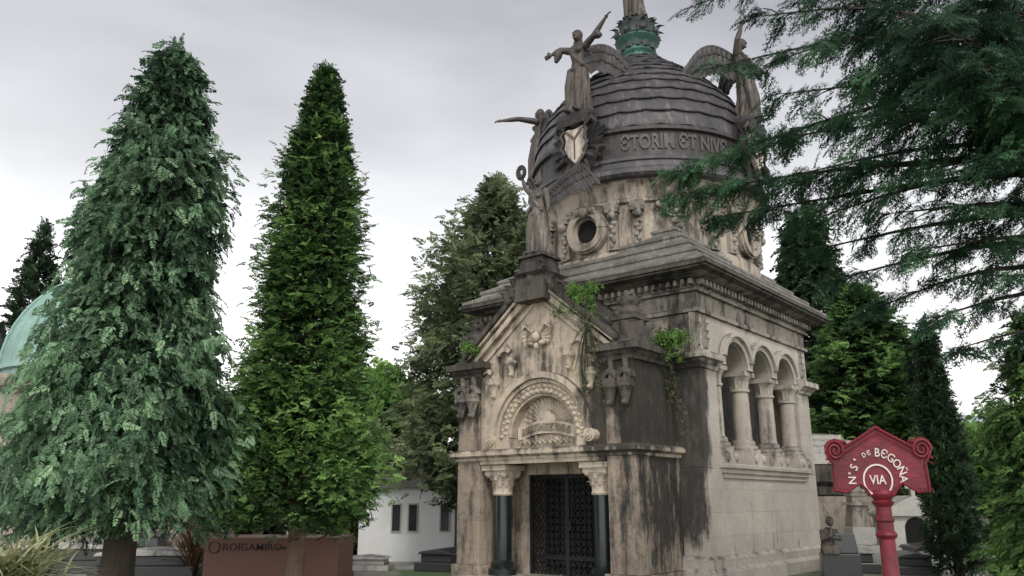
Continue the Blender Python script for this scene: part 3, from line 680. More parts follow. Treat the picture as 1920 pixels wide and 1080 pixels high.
# ---------------------------------------------------------------- angels
def hand(mb,p,d,s=1):
    p=Vector(p);d=Vector(d).normalized(); u=d.orthogonal().normalized(); w=d.cross(u)
    mb.ell(p+d*.04*s,(.035*s,.035*s,.035*s),None,8,6)
    for k in range(4):
        b=p+d*.06*s+w*(.022*(k-1.5))*s; mb.tube([b,b+d*.05*s+u*.005,b+d*(.085+.01*(k in(1,2)))*s+u*.025*s],[.012*s,.011*s,.008*s],6)
    b=p+d*.02*s+w*.03*s; mb.tube([b,b+w*.03*s+d*.02*s,b+w*.04*s+d*.05*s],[.013*s,.012*s,.009*s],6)
def figure(name,H,arms,mat,parent,seed=0,slim=1.0,lean=0,vox=.016):
    mb=MB(); ph=seed*1.7; n=48
    secs=[(0,.165,.15),(.03,.17,.155),(.12,.145,.13),(.25,.125,.11),(.38,.115,.10),(.48,.118,.092),(.55,.105,.082),(.62,.082,.066),(.68,.09,.072),(.74,.104,.078),(.79,.108,.066),(.825,.07,.05),(.845,.036,.036),(.88,.034,.036)]
    vs=[];fs=[]
    for z,rx,ry in secs:
        k=max(0,1-z/.62)
        for i in range(n):
            a=2*pi*i/n; f=1+(.17*k+.02)*math.sin(7*a+ph+z*6)+.10*k*math.sin(12*a-z*9)+.03*math.sin(4*a+z*14)
            cx=lean*(.03*math.sin(z*5)); cy=-.02*math.sin(z*4)
            vs.append(((cx+rx*slim*f*math.cos(a))*H,(cy+ry*slim*f*math.sin(a))*H,z*H))
    m=len(secs)
    for j in range(m-1):
        for i in range(n): fs.append((j*n+i,j*n+(i+1)%n,(j+1)*n+(i+1)%n,(j+1)*n+i))
    fs.append(tuple(range(n-1,-1,-1))); fs.append(tuple((m-1)*n+i for i in range(n)))
    mb.add(vs,fs)
    hc=Vector((0,-.018*H,.93*H)); mb.ell(hc,(.046*H,.055*H,.066*H)); mb.ell(hc+Vector((0,.016,.012))*H,(.056*H,.056*H,.064*H)); mb.ell(hc+Vector((0,.035,-.05))*H,(.045*H,.03*H,.06*H))
    mb.tube([hc+Vector((0,-.05,.012))*H,hc+Vector((0,-.068,-.012))*H],[.006*H,.011*H],6); mb.ell(hc+Vector((0,-.045,-.045))*H,(.018*H,.014*H,.012*H))
    for s in (-1,1): mb.ell(hc+Vector((s*.02,-.05,.022))*H,(.013*H,.008*H,.006*H))
    for s in (-1,1):
        mb.ell((s*.055*H,-.15*H,.015*H),(.028*H,.06*H,.018*H)); mb.ell((s*.042*H,-.065*H,.735*H),(.035*H,.03*H,.035*H))
        mb.tube([(s*.05*H,-.06*H,.5*H),(s*.06*H,-.105*H,.3*H),(s*.06*H,-.12*H,.03*H)],[.05*H,.045*H,.03*H],8)
    mb.tube([(-.1*H,-.05*H,.78*H),(0,-.09*H,.66*H),(.1*H,-.07*H,.54*H),(.12*H,0,.50*H)],[.015*H,.02*H,.024*H,.02*H],7)
    mb.tube([(-.12*H,-.02*H,.55*H),(-.02*H,-.10*H,.5*H),(.11*H,-.06*H,.56*H)],[.018*H,.024*H,.018*H],7)
    for s,(e,w,sl) in zip((-1,1),arms):
        sh=Vector((s*.098,.0,.79))*H; e=Vector(e)*H; w=Vector(w)*H
        mb.ell(sh,(.042*H,.042*H,.045*H)); mb.tube([sh,(sh+e)*.5,e,(e+w)*.5,w],[.043*H,.038*H,.032*H,.028*H,.017*H],10)
        hand(mb,w,w-e,H*.62)
        if sl:
            mb.tube([e+Vector((0,0,.0)),e+(w-e)*.35+Vector((0,.01,-.05))*H,e+(w-e)*.6+Vector((0,.01,-.11))*H],[.038*H,.045*H,.02*H],8)
    return mb.build(name,mat,parent,180,0,vox)
def wing(mat,parent,H,s,back=45,Ls=.62,up=1.0,tip=.62,fan=0):
    d=Vector((s*math.cos(rad(back)),math.sin(rad(back)),0)); nrm=Vector((0,0,1)).cross(d).normalized(); L=Ls*H
    root=Vector((s*.03*H,.06*H,.74*H)); mb=MB()
    def lead(u): return root+d*L*(u**.9)+Vector((0,0,1))*L*(up*.42*math.sin(pi*min(1,u*.86+.04))-tip*u*u)
    mb.tube([lead(i/12) for i in range(13)],[.035*H*(1-.6*i/12) for i in range(13)],8)
    for row,(ln,wd,cnt,off,u0) in enumerate(((.60,.085,18,0,.02),(.36,.07,16,.018,.02),(.18,.055,14,.034,.0))):
        for k in range(cnt):
            u=u0+(1-u0)*k/(cnt-1); b=lead(u); ang=rad(-8+fan+50*u**1.4); fd=d*math.sin(ang)-Vector((0,0,1))*math.cos(ang); l=ln*L*(.75+.55*u)*random.uniform(.92,1.06); sd=fd.cross(nrm); w=wd*L
            for sg in (-1,1):
                q=b+nrm*sg*(off+.004+.003*(k%2))*H
                vs=[q,q+fd*l*.4+sd*w-nrm*sg*.006,q+fd*l*.85+sd*w*.8,q+fd*l,q+fd*l*.85-sd*w*.8,q+fd*l*.4-sd*w-nrm*sg*.006,q+fd*l*.5+nrm*sg*.012*H,q+fd*l*.82+nrm*sg*.008*H]
                mb.add(vs,[(0,1,6),(1,2,7,6),(2,3,7),(3,4,7),(4,5,6,7),(5,0,6)])
    return mb.build('wing',mat,parent,25)
def loc_of(phi,r,z):
    v=Matrix.Rotation(BR,3,'Z')@R3(phi,r,z); return (BC[0]+v.x,BC[1]+v.y,z)
GR='bronze angels around the dome'
def angel(label,phi,r,z,H,arms,seed,mat=M_bronze,back=45,Ls=.62,rz=0,slim=1,group=GR,vox=.017,up=1.0,tip=.62,fan=0):
    t=thing('angel_statue',label,'statue',loc_of(phi,r,z),BR+phi+rz,group)
    figure('figure',H,arms,mat,t,seed,slim,1,vox); wing(M_wing,t,H,-1,back,Ls,up,tip,fan); wing(M_wing,t,H,1,back,Ls,up,tip,fan)
    return t
angel('bronze angel above the pale shield, one arm raised towards the dome top',0,3.02,10.86,2.42,(((-.20,-.05,.82),(-.27,-.10,.77),1),((.22,-.03,.84),(.36,-.03,.98),1)),1,Ls=.60,slim=.84,up=.75,tip=.72,back=50)
ta=angel('bronze angel on the right flank of the dome, holding up a trumpet',pi/2,3.02,10.86,2.42,(((-.17,-.05,.90),(-.13,-.09,1.06),0),((.24,-.06,.74),(.36,-.1,.72),1)),2,Ls=.64,slim=.9,up=.9,tip=.7)
mb=MB(); H=2.42; a=Vector((-.13,-.09,1.08))*H; mb.tube([a+Vector((.02,.22,-.08)),a,a+Vector((-.03,-.3,.04)),a+Vector((-.03,-.38,.05))],[.014,.016,.03,.075],10); mb.build('trumpet',M_wing,ta)
angel('bronze angel half hidden behind the left of the dome, arm flung out',rad(-84),3.3,10.8,2.42,(((-.2,-.05,.70),(-.3,-.1,.66),1),((.23,-.18,.82),(.34,-.36,.80),0)),3,up=.6,tip=.8)
tw=angel('dark grey angel holding up a wreath on the pedestal above the portal gable',0,4.72,6.80,1.9,(((-.17,-.03,.88),(-.20,-.06,1.0),0),((.15,-.02,.66),(.2,-.09,.53),0)),4,mat=M_statst,back=40,Ls=.44,slim=.92,group=None,vox=.013,up=1.0,tip=-.85,fan=0)
mb=MB(); H=1.9; c=Vector((-.21,-.07,1.08))*H
for k in range(20):
    a=2*pi*k/20; d=Vector((math.cos(a)*.7,0,math.sin(a))); mb.leaf(c+d*.11,(-math.sin(a)*.7,0,math.cos(a)),(0,-1,0),.1,.09,.3,4); mb.leaf(c+d*.11,(-math.sin(a)*.7+d.x,0,math.cos(a)+d.z),(0,-1,0),.09,.08,.3,4)
mb.tube([c+Vector((math.cos(2*pi*k/20)*.7,0,math.sin(2*pi*k/20)))*.11 for k in range(21)],.035,6); mb.build('wreath',M_wing,tw,50)
tt_=thing('crowning_statue','robed figure crowning the dome, only its lower robe in view','statue',loc_of(0,0,14.98),BR)
figure('figure',2.5,(((-.2,-.03,.72),(-.25,-.12,.66),1),((.2,-.03,.72),(.25,-.12,.66),1)),M_bronze,tt_,6,.78)

# ---------------------------------------------------------------- plants growing on the mausoleum
def bloc(x,y,z):
    v=Matrix.Rotation(BR,3,'Z')@Vector((x,y,z)); return Vector((BC[0]+v.x,BC[1]+v.y,z))
def wallplant(label,p,w,h,n,size,mat,hang=0,cat='plant'):
    t=thing('wall_plant',label,cat,p,BR,'plants rooted in the mausoleum stonework'); P=[];Fd=[];S=[];T=[]; mb=MB()
    for k in range(n):
        a=random.uniform(0,6.28); L=random.uniform(.4,1); e=Vector((math.cos(a)*w*L,math.sin(a)*w*.6*L,h*random.uniform(.2,1)-hang*random.random()))
        mb.tube([(0,0,-.05),e*.5+Vector((0,0,.08)),e],[.012,.009,.004],4)
        for j in range(9):
            u=.3+.75*j/8; q=e*u+Vector((random.gauss(0,.05),random.gauss(0,.05),.08*math.sin(pi*min(u,1))+random.gauss(0,.04)))
            P.append(q);Fd.append((e.x+random.gauss(0,.3),e.y+random.gauss(0,.3),.3-random.random()));S.append(size*random.uniform(.6,1.2));T.append(random.uniform(.15,.9))
    scatter('foliage',P,Fd,S,T,T_leaf,mat,t,1.5); mb.build('stems',M_bark,t)
wallplant('leafy plant sprouting on the right slope of the portal gable',bloc(1.05,-4.75,5.65),.6,.45,28,.12,L_lime,.5)
wallplant('leafy plant overhanging the cornice of the right portal pier',bloc(2.5,-3.75,4.74),.6,.22,20,.13,L_lime,.5)
wallplant('tangle of bare twigs and ivy trailing over the portal gable',bloc(1.4,-5.0,5.1),.45,.85,36,.055,L_olive,1.9)
wallplant('small tuft growing beside the left portal finial',bloc(-1.75,-4.95,4.85),.25,.25,10,.11,L_lime,.2)
wallplant('thin ivy trailing down the blackened side of the portal pier',bloc(2.42,-3.5,4.0),.25,.2,10,.06,L_olive,1.2)

# ---------------------------------------------------------------- trees
conifer('cypress_tree','tall drooping blue-green cypress with bare dark trunk at left',-6.1,13,
  [(1.45,1.2),(1.75,1.7),(2.3,1.9),(2.8,1.88),(3.6,1.58),(4.4,1.2),(5.4,1.05),(5.9,1.05),(6.6,1.05),(7.2,.98),(7.8,.80),(8.5,.62),(9.0,.42),(9.4,.25),(9.7,.05)],900,20,.215,L_blue,tr=.25,droop=1.1,clump=.36,lump=.17,low=.34,bias=.0,shx=-.38,core=.5)
conifer('cypress_tree','bright green pointed cypress standing before the red granite tomb',-3.88,15,
  [(1.08,1.0),(1.3,1.5),(1.7,1.85),(2.2,1.75),(3,1.35),(3.9,1.12),(5,1.02),(6,.93),(7.2,.80),(8.2,.64),(9.2,.38),(9.9,.17),(10.4,.03)],980,20,.17,L_green,bark=M_bark2,tr=.16,droop=.25,rise=.35,clump=.32,tpls=T_stub+T_cyp,lump=.16,low=.36,bias=.0,shx=-.12,core=.85,cr_=.72)
conifer('cypress_tree','broad olive-green cypress directly behind the left side of the mausoleum',-.55,27,
  [(1.3,1.6),(2.2,3.0),(5.8,3.3),(8,2.8),(10,1.8),(11.4,.95),(12.4,.4),(12.9,.08)],680,18,.34,L_olive,tr=.35,droop=.5,rise=.5,clump=.5,lim=50,tpls=T_stub+T_cyp,bias=.05)
conifer('cypress_tree','dark narrow conifer at the far left edge',-15.4,25,[(1.5,1.1),(5,1.0),(7.5,.65),(9.4,.25),(10.4,.03)],220,13,.28,L_dark,droop=-.2,rise=1.0,clump=.2,core=.7)
conifer('cypress_tree','tall dark conifer rising behind the right rear corner of the mausoleum',12.3,32,[(2,2.0),(6,1.8),(9,1.4),(11,1.0),(13,.5),(14,.1)],340,14,.46,L_dark,droop=.6,bias=.12,core=.6)
conifer('cypress_tree','rounded dense green conifer right of the mausoleum arcade',12.9,29,[(3.2,1.8),(3.8,2.15),(5,2.2),(6.4,1.9),(7.8,1.25),(9,.6),(9.4,.1)],420,17,.34,L_green,droop=.3,bias=-.06,tpls=T_stub,low=.1)
conifer('cypress_tree','slender pointed dark cypress behind the red sign',9.5,18,[(-.0,.56),(1,.62),(2,.58),(3,.44),(4,.27),(5,.13),(5.7,.02)],520,14,.12,L_dark,tr=.1,droop=-.7,rise=1.4,clump=.10,lump=.05,bias=.08,core=1.0,cr_=.85)
conifer('cypress_tree','thin far cypress spire left of the slender dark cypress',13.2,26,[(.2,.42),(3,.36),(5,.22),(6.6,.04)],120,11,.18,L_dark,tr=.08,droop=-.3,rise=1,clump=.12,core=.8)
conifer('cypress_tree','light green feathery conifer at the right edge of the view',9.3,14,[(.1,1.0),(1.5,1.12),(2.6,1.0),(3.6,.75),(4.4,.45),(5.0,.1)],380,16,.19,L_green,tr=.12,droop=.5,clump=.26,bias=.08,low=.1)
conifer('cypress_tree','small pointed cypress between the slender cypress and the edge tree',12.55,21,[(.0,.45),(1.8,.42),(3.0,.25),(3.9,.04)],110,11,.18,L_green,tr=.08,droop=-.2,rise=.8,clump=.14)
for (px,Y,zt,R,mat,lb) in ((735,38,7.2,2.6,L_lime,'yellow-green bushy tree glimpsed between the two nearest cypresses and mausoleum'),(450,34,5.2,2.8,L_olive,'low bushy tree between the two tall left cypresses'),(60,33,5.2,3.2,L_dark,'dark bushy tree behind the green-domed tomb'),(640,34,4.2,2.4,L_olive,'bushy tree above the white house wall'),(1660,36,2.6,3.0,L_olive,'low bushy tree behind the small graves at right'),(1900,24,3.2,2.2,L_lime,'light bushy tree low at the right edge')):
    p=at(px,900,Y); conifer('bushy_tree',lb,p.x,Y,[(gz(Y)+.8,R*.6),(zt*.35,R),(zt*.65,R*.9),(zt*.9,R*.5),(zt,.15)],150,15,.6,mat,tr=.2,droop=.1,rise=.5,tpls=T_leaf,clump=.7,bias=.0)

# overhanging conifer at the right, trunk beyond the frame
root=thing('overhanging_conifer','dark feathery conifer whose boughs hang into the upper right','tree',(8.3,9.6,0))
O=Vector((8.3,9.6,0)); P=[];Fd=[];S=[];T=[]; wood=MB()
wood.tube([(0,0,-.1),(.05,0,4),(0,.1,9),(0,0,13)],[.38,.3,.2,.04],12)
def bough(tip,zs,n=15,sl=1.0,size=.27,bias=0,dens=11,hang=.3,start=.12):
    tip=Vector(tip)-O; b=Vector((0,0,zs)); D=tip-b; L=D.length; h=Vector((D.x,D.y,0)).normalized(); sd=Vector((-h.y,h.x,0)); sg0=random.uniform(.02,.10)
    wob=[random.gauss(0,.05) for _ in range(4)]
    def pt(u): return b+D*u+Vector((0,0,sg0*L*math.sin(pi*u)))+sd*(wob[0]*math.sin(5*u)+wob[1]*math.sin(11*u))+Vector((0,0,wob[2]*math.sin(7*u)*u))
    wood.tube([pt(i/10) for i in range(11)],[.06*(1-i/10)**1.1+.005 for i in range(11)],6)
    for k in range(n):
        u=start+(1-start)*(k+.8*random.random())/n; s=1 if k%2 else -1; q=pt(min(u,1)); l=sl*(1.15-.85*u)*random.uniform(.45,1.2)
        d=(h*random.uniform(.4,1.1)+sd*s*random.uniform(.4,1.1)+Vector((0,0,random.uniform(-.22,.2)))).normalized()
        def p2(w): return q+d*l*w-Vector((0,0,hang*l*w*w))
        wood.tube([p2(i/4) for i in range(5)],[.014,.011,.008,.005,.003],4); bt=random.gauss(0,.17)+bias
        for j in range(dens):
            w=.08+.98*j/(dens-1); c=p2(w); s2=1 if j%2 else -1
            P.append(c+Vector((random.gauss(0,.05),random.gauss(0,.05),random.gauss(0,.035)))); Fd.append(d*.8+d.cross(Vector((0,0,1)))*s2*random.uniform(.1,1.1)+Vector((random.gauss(0,.2),random.gauss(0,.2),-hang*w-random.random()*.45+.05)))
            S.append(size*random.uniform(.55,1.3)); T.append(.36+bt+random.gauss(0,.14)+.12*w)
    for j in range(5): P.append(pt(.93+.02*j)); Fd.append(D.normalized()+Vector((random.gauss(0,.3),random.gauss(0,.3),-.2))); S.append(size); T.append(.45+bias)
def pxb(px,py,Y,dz=.4,**k):
    p=at(px,py,Y); bough(p,p.z+dz*random.uniform(.3,1.6),**k)
pxb(1268,325,10.5,1.0,n=26,sl=.75,size=.25,bias=.25,dens=10,start=.45)
pxb(1278,365,10.3,.9,n=24,sl=.66,size=.25,bias=.2,start=.5,dens=10)
pxb(1345,410,10.2,.7,n=20,sl=.62,size=.24,bias=.15,start=.55,dens=9)
pxb(1290,3,9.6,.3,n=16,sl=.45,size=.2,start=.3,dens=7)
pxb(1325,128,10.4,.3,n=16,sl=.35,size=.18,start=.45,bias=.05,dens=7)
for a_ in ((1405,30,8.8,.1,.75,0,16,8),(1430,115,9.2,.2,.72,.08,15,8),(1450,185,9.0,.3,.75,0,15,8),(1450,262,9.4,.3,.75,.02,14,8),(1470,330,9.2,.3,.75,.05,14,8),
    (1500,420,9.6,.4,.8,0,14,8),(1500,480,10.2,.4,.8,-.05,12,8),(1560,530,9.4,.5,.8,-.05,13,8),(1640,575,9.2,.5,.75,-.05,12,8),(1730,605,8.8,.4,.6,0,10,8),(1800,650,8.6,.4,.4,.02,8,7),
    (1540,70,8.0,.1,.9,-.03,20,9),(1560,225,8.4,.3,.95,.2,18,9),(1590,150,8.2,.3,.95,.02,18,9),(1600,320,8.8,.4,.9,0,14,8),(1660,400,8.6,.3,.9,-.02,13,8),(1720,470,8.4,.4,.85,-.03,12,8),
    (1650,20,7.4,.2,1.1,-.12,25,11),(1500,5,9.2,.1,.95,-.05,18,9),(1690,110,7.2,.2,1.1,-.12,25,10),(1690,215,7.6,.3,1.0,-.04,19,9),(1740,300,7.6,.3,.95,-.03,15,9),(1790,390,8.0,.5,.9,-.05,12,8),
    (1740,50,6.6,.1,1.2,-.16,26,11),(1830,170,6.8,.2,1.0,.28,20,10),(1800,0,7.8,.3,1.2,-.16,26,11),(1620,0,9.4,.3,1.2,-.12,20,10),(1800,110,6.4,.2,1.2,-.14,24,11),(1770,200,7.0,.3,1.1,-.1,20,10),(1850,520,8.0,.4,.7,-.05,10,8),(1850,300,7.2,.3,.95,.0,14,9),
    (1640,70,9.0,.2,1.2,-.14,20,10),(1710,160,8.6,.3,1.1,-.1,18,9),(1840,60,7.2,.2,1.2,-.16,22,11),(1850,230,7.8,.3,1.0,-.08,15,9)):
    pxb(*a_[:4],n=a_[6],sl=a_[4],bias=a_[5],dens=a_[7],size=.26)
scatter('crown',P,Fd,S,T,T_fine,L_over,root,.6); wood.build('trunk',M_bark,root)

# ---------------------------------------------------------------- red sign
sp=at(1662,1000,5.3); sg=thing('street_sign','red cast-iron path sign with gabled head and scrolls on a post','sign',(sp.x,5.3,0),rad(-17))
K=1/285.0; ZT=2.075
def S2(x,y): return (x*K,ZT-y*K)
half=[(0,0),(20,12),(60,33),(66,27),(96,25),(104,33),(104,48),(97,62),(92,68),(94,118),(72,121),(56,112),(42,104),(30,116),(24,126),(0,128)]
out=half+[(-x,y) for x,y in reversed(half[1:-1])]
pts=[S2(x,y) for x,y in out][::-1]
mb=MB(); mb.poly(pts,-.03,.03); head=mb.build('sign_head',M_red,sg,0,.006)
mb=MB(); loop=[Vector((x*K*.96,-.035,ZT-.006-y*K*.97)) for x,y in out]+[Vector((0,-.035,ZT-.006))]
mb.tube(loop,.010,6)
for off in (0,10): mb.tube([Vector((-104*K,-.03,ZT-(60+off)*K)),Vector((-60*K,-.042,ZT-(36+off)*K)),Vector((0,-.047,ZT-(3+off)*K)),Vector((60*K,-.042,ZT-(36+off)*K)),Vector((104*K,-.03,ZT-(60+off)*K))],.008-off*.0004,6)
for s in (-1,1):
    sp_=[]
    for i in range(40):
        a=i/39*4.4*pi; r=(19-16*i/39)*K; sp_.append(Vector((s*(84*K+r*math.cos(a)),-.045,ZT-44*K+r*math.sin(a))))
    mb.tube(sp_,.0095,7); mb.tube([Vector((s*66*K,-.04,ZT-30*K)),Vector((s*84*K,-.045,ZT-24*K)),Vector((s*100*K,-.04,ZT-30*K))],.009,6)
    for i in range(6): mb.tube([Vector((s*(58+8*i)*K,-.036,ZT-120*K+ (4*K if i<2 else 0))),Vector((s*(60+7*i)*K,-.036,ZT-112*K))],.004,5)
mb.build('relief_border',M_red,head,40)
mb=MB(); cz=ZT-98*K; mb.ring(-6*K,cz,26*K,29*K,-.042,-.028,0,360,40); mb.build('emblem_ring',M_white,head,30)
mb=MB(); cx=-6*K
for ch,a,sz,r in (('N',-90,22,49),('ª',-77,15,52),('S',-62,22,49),('ª',-48,15,52),('D',-26,12,50),('\u0404',-14,12,50),('B',5,22,49),('\u0404',21,22,49),('G',37,22,49),('O',54,22,49),('Ñ',71,22,50),('A',88,22,49)):
    vs,fs=text_geo(ch,sz*K,.003,.0006,.9); al=rad(a); c,s=math.cos(al),math.sin(al)
    mb.add([(cx+r*K*s+x*c+y*s,-.037-z,cz+r*K*c-x*s+y*c) for x,y,z in vs],fs)
mb.build('lettering',M_white,head,0)
vs,fs=text_geo('VIA',23*K,.003,.001,.9); mb=MB(); mb.add([(cx+x,-.037-z,cz+y) for x,y,z in vs],fs); mb.build('lettering',M_white,head,0)
head.scale=(.87,1,1)
mb=MB(); zb_=ZT-124*K
mb.lathe([(.16,0),(.16,.12),(.1,.2),(.075,.3),(.06,.9),(.075,.92),(.075,.95),(.054,.98),(.047,zb_-.27),(.060,zb_-.26),(.066,zb_-.245),(.060,zb_-.23),(.049,zb_-.22),(.049,zb_-.17),(.058,zb_-.16),(.058,zb_-.145),(.047,zb_-.13),(.047,zb_-.075),(.060,zb_-.06),(.068,zb_-.045),(.052,zb_-.03),(.07,zb_-.01),(.074,zb_+.005),(.06,zb_+.03)],24)
mb.build('post',M_red,sg,35)

# ---------------------------------------------------------------- left domed tomb
p=at(185,900,24.5); lt=thing('domed_tomb','beige stone tomb with pale green copper dome behind the left cypress','tomb',(p.x,24.5,-.25),rad(8))
mb=MB(); mb.box(-3.9,3.2,-3.2,3.2,0,5.0); mb.sweep([(-3.9,-3.2),(3.2,-3.2),(3.2,3.2),(-3.9,3.2)],[(0,0),(.2,0),(.2,.9),(.1,1.0),(0,1.05)]); mb.sweep([(-3.9,-3.2),(3.2,-3.2),(3.2,3.2),(-3.9,3.2)],[(0,4.6),(.25,4.8),(.3,5.0),(.25,5.1),(0,5.12)])
mb.build('wall',M_wallL,lt,25)
mb=MB(); mb.lathe([(2.95,5.1),(2.95,5.4),(3.05,5.45),(3.0,5.6)]+[(2.95*math.cos(a),5.6+3.15*math.sin(a)) for a in [pi/2*k/14 for k in range(14)]]+[(.1,8.8)],48); dm=mb.build('dome',M_paled,lt,35)
for q in range(12):
    M=Matrix.Rotation(q*pi/6,4,'Z'); mb=MB(); mb.tube([M@Vector((0,-2.98*math.cos(a),5.6+3.17*math.sin(a))) for a in [pi/2*k/12 for k in range(12)]],.06,6); mb.build('rib',M_paled,dm)
mb=MB(); mb.lathe([(.1,0),(.3,.1),(.25,.4),(.35,.6),(.1,.9),(.14,1.1),(.02,1.3)],12,(-2.9,-1.0,5.6))
for k in range(10): mb.leaf((-2.9+.2*math.sin(k),-1+.2*math.cos(k),5.7+.1*k),(math.sin(k),math.cos(k),1),(math.sin(k),math.cos(k),0),.4,.2,.6)
mb.build('corner_ornament',M_wing,dm,40)
def slabtomb(name,label,px,Y,w,d,h,mat,topm,rz=0,cat='tomb',top=None):
    q=at(px,1000,Y); t=thing(name,label,cat,(q.x,Y,gz(Y)),rad(rz)); mb=MB()
    mb.box(-w/2,w/2,-d/2,d/2,0,h*.45); mb.box(-w/2+.12,w/2-.12,-d/2+.12,d/2-.12,h*.45,h*.85); mb.build('base',mat,t,0,.02)
    mb=MB(); mb.poly([(-w/2+.05,h*.85),(w/2-.05,h*.85),(w/2-.12,h),(0,h*1.12),(-w/2+.12,h)],-d/2+.05,d/2-.05); mb.build('lid',topm,t,0,.02); return t
slabtomb('grave_slab','low dark tomb with pale grey lid beside the left cypress trunk',290,19,2.2,1.4,.52,M_grave,M_graveL,6)
slabtomb('grave_slab','long low grave with pale lid near the left edge',150,20,2.4,1.4,.62,M_grave,M_graveL,4)
slabtomb('grave_slab','pale low slab grave before the white house',690,20.5,1.2,1.0,.30,M_graveL,M_graveL)
slabtomb('grave_slab','black polished tomb tight against the portal left edge',836,20.5,1.0,1.4,.45,M_grave,M_grave,-20)
q=at(287,1000,21); t=thing('urn_monument','dark stone urn on a pedestal by the domed tomb','monument',(q.x,21,0)); mb=MB(); mb.frus((0,0),.3,.3,0,.75,.25,.25); mb.frus((0,0),.34,.34,.75,.85,.3,.3); mb.build('pedestal',M_grave,t,0,.02)
mb=MB(); mb.lathe([(.12,.85),(.06,.92),(.2,1.1),(.24,1.3),(.16,1.4),(.2,1.45),(.08,1.55),(.02,1.62)],20); mb.build('urn',M_grave,t,40)
pl=at(385,1008,17); pr_=at(636,1008,17); w=pr_.x-pl.x
t=thing('granite_tomb','wide red granite tomb with a family name and ring mark','tomb',((pl.x+pr_.x)/2,17,0)); mb=MB()
mb.box(-w/2,w/2,0,1.6,0,pl.z); mb.box(-w/2-.03,w/2+.03,-.04,1.65,0,.12); tb=mb.build('block',M_granite,t,0,.025)
vs,fs=text_geo('ROIGAMIRO',.20,.006,.001,1.1,'LEFT'); mb=MB(); mb.add([(x-w/2+.36,-.005-z,y+pl.z-.19) for x,y,z in vs],fs); mb.build('lettering',M_gletter,tb,0)
mb=MB(); mb.ring(-w/2+.2,pl.z-.19,.10,.12,-.014,.004,0,360,28); mb.build('ring_mark',M_gletter,tb,0)
a=at(672,1000,30); t=thing('white_house','low white rendered house with small dark windows behind the cypresses','house',(a.x,30,gz(30)-.1)); mb=MB()
mb.box(0,6.2,0,4,0,2.9); hw=mb.build('wall',M_wwall,t,0)
mb=MB(); mb.box(-.03,6.23,-.03,.02,0,.35); mb.build('base_course',M_graveL,t,0)
mb=MB(); mb.poly([(-.3,2.9),(6.5,2.9),(6.3,3.1),(3.1,3.9),(-.1,3.1)],-.3,4.3); mb.build('roof',M_roof,t,0)
for x in (1.15,1.75,2.9,4.4):
    mb=MB(); mb.box(x,x+.38,-.05,.02,1.35,2.35); f=mb.build('window_frame',M_graveL,hw,0); mb=MB(); mb.box(x+.05,x+.33,-.06,-.03,1.4,2.3); mb.build('pane',M_glass,f,0)
mb=MB(); mb.box(3.45,4.0,-.06,.02,.3,2.2); mb.build('door',M_glass,hw,0)
c=at(1535,900,28); t=thing('small_mausoleum','small beige mausoleum with stepped grey roof behind the arcade wall','mausoleum',(c.x,28,gz(28)),rad(-6)); mb=MB()
mb.box(-1.7,1.35,-1.5,1.5,0,2.6); mb.build('wall',M_wallL,t,0,.02)
mb=MB(); mb.sweep([(-1.7,-1.5),(1.35,-1.5),(1.35,1.5),(-1.7,1.5)],[(0,2.3),(.06,2.35),(.06,2.6),(.22,2.75),(.22,3.25),(.1,3.3),(-.3,3.35)]); mb.build('cornice',M_black,t,20)
mb=MB(); mb.sweep([(-1.7,-1.5),(1.35,-1.5),(1.35,1.5),(-1.7,1.5)],[(.2,3.3),(.2,3.42),(.0,3.5),(-.0,3.64),(-.2,3.72),(-.2,3.86),(-.42,3.94),(-.42,4.08),(-.7,4.16),(-.7,4.28),(-1.1,4.36),(-1.45,4.4)]); mb.build('roof',M_graveL,t,20)
q=at(1612,1000,22); t=thing('pinnacle_monument','weathered carved stone pinnacle left of the red post','monument',(q.x,22,0)); mb=MB()
mb.frus((0,0),.42,.42,0,.5,.36,.36); mb.box(-.3,.3,-.3,.3,.5,.95); mb.build('base',M_graveL,t,0,.02)
mb=MB(); mb.frus((0,0),.26,.26,.95,1.5,.2,.2); mb.frus((0,0),.3,.3,1.5,1.58,.26,.26); finial(mb,0,0,1.5,.75)
for k in range(8):
    al=2*pi*k/8; d=(math.sin(al),-math.cos(al),0); mb.leaf((d[0]*.22,d[1]*.22,1.0),(0,0,1),d,.4,.16,.3)
mb.build('shaft',M_frieze,t,40)
q=at(1560,1000,18.5); t=thing('figure_monument','dark bowed statue seated on a black tombstone beside the mausoleum corner','monument',(q.x+.12,18.5,0),rad(-15)); mb=MB()
mb.box(-.4,.4,-.3,.3,0,.5); mb.frus((.12,0),.26,.2,.5,.92,.2,.16); mb.build('tombstone',M_grave,t,0,.02)
mb=MB(); mb.tube([(-.2,0,.48),(-.2,-.02,.8),(-.17,-.08,1.02)],[.2,.16,.1],12); mb.ell((-.15,-.13,1.16),(.08,.09,.1)); mb.ell((-.15,-.09,1.18),(.095,.09,.11)); mb.tube([(-.32,-.02,.98),(-.34,-.16,.78),(-.18,-.26,.86),(-.14,-.2,1.05)],[.06,.055,.045,.03],8); mb.tube([(-.05,-.02,.98),(.02,-.18,.8),(-.12,-.25,.84)],[.06,.05,.035],8); mb.tube([(-.28,0,.55),(-.28,-.32,.6),(-.28,-.34,.48)],[.12,.1,.08],8); mb.tube([(-.1,0,.55),(-.1,-.32,.6),(-.1,-.34,.48)],[.12,.1,.08],8)
mb.build('figure',M_black,t,180,0,.018)
q=at(1705,1000,23); t=thing('chapel_tomb','pale little chapel-shaped tomb with cross right of the red post','tomb',(q.x,23,gz(23)),rad(-12)); mb=MB()
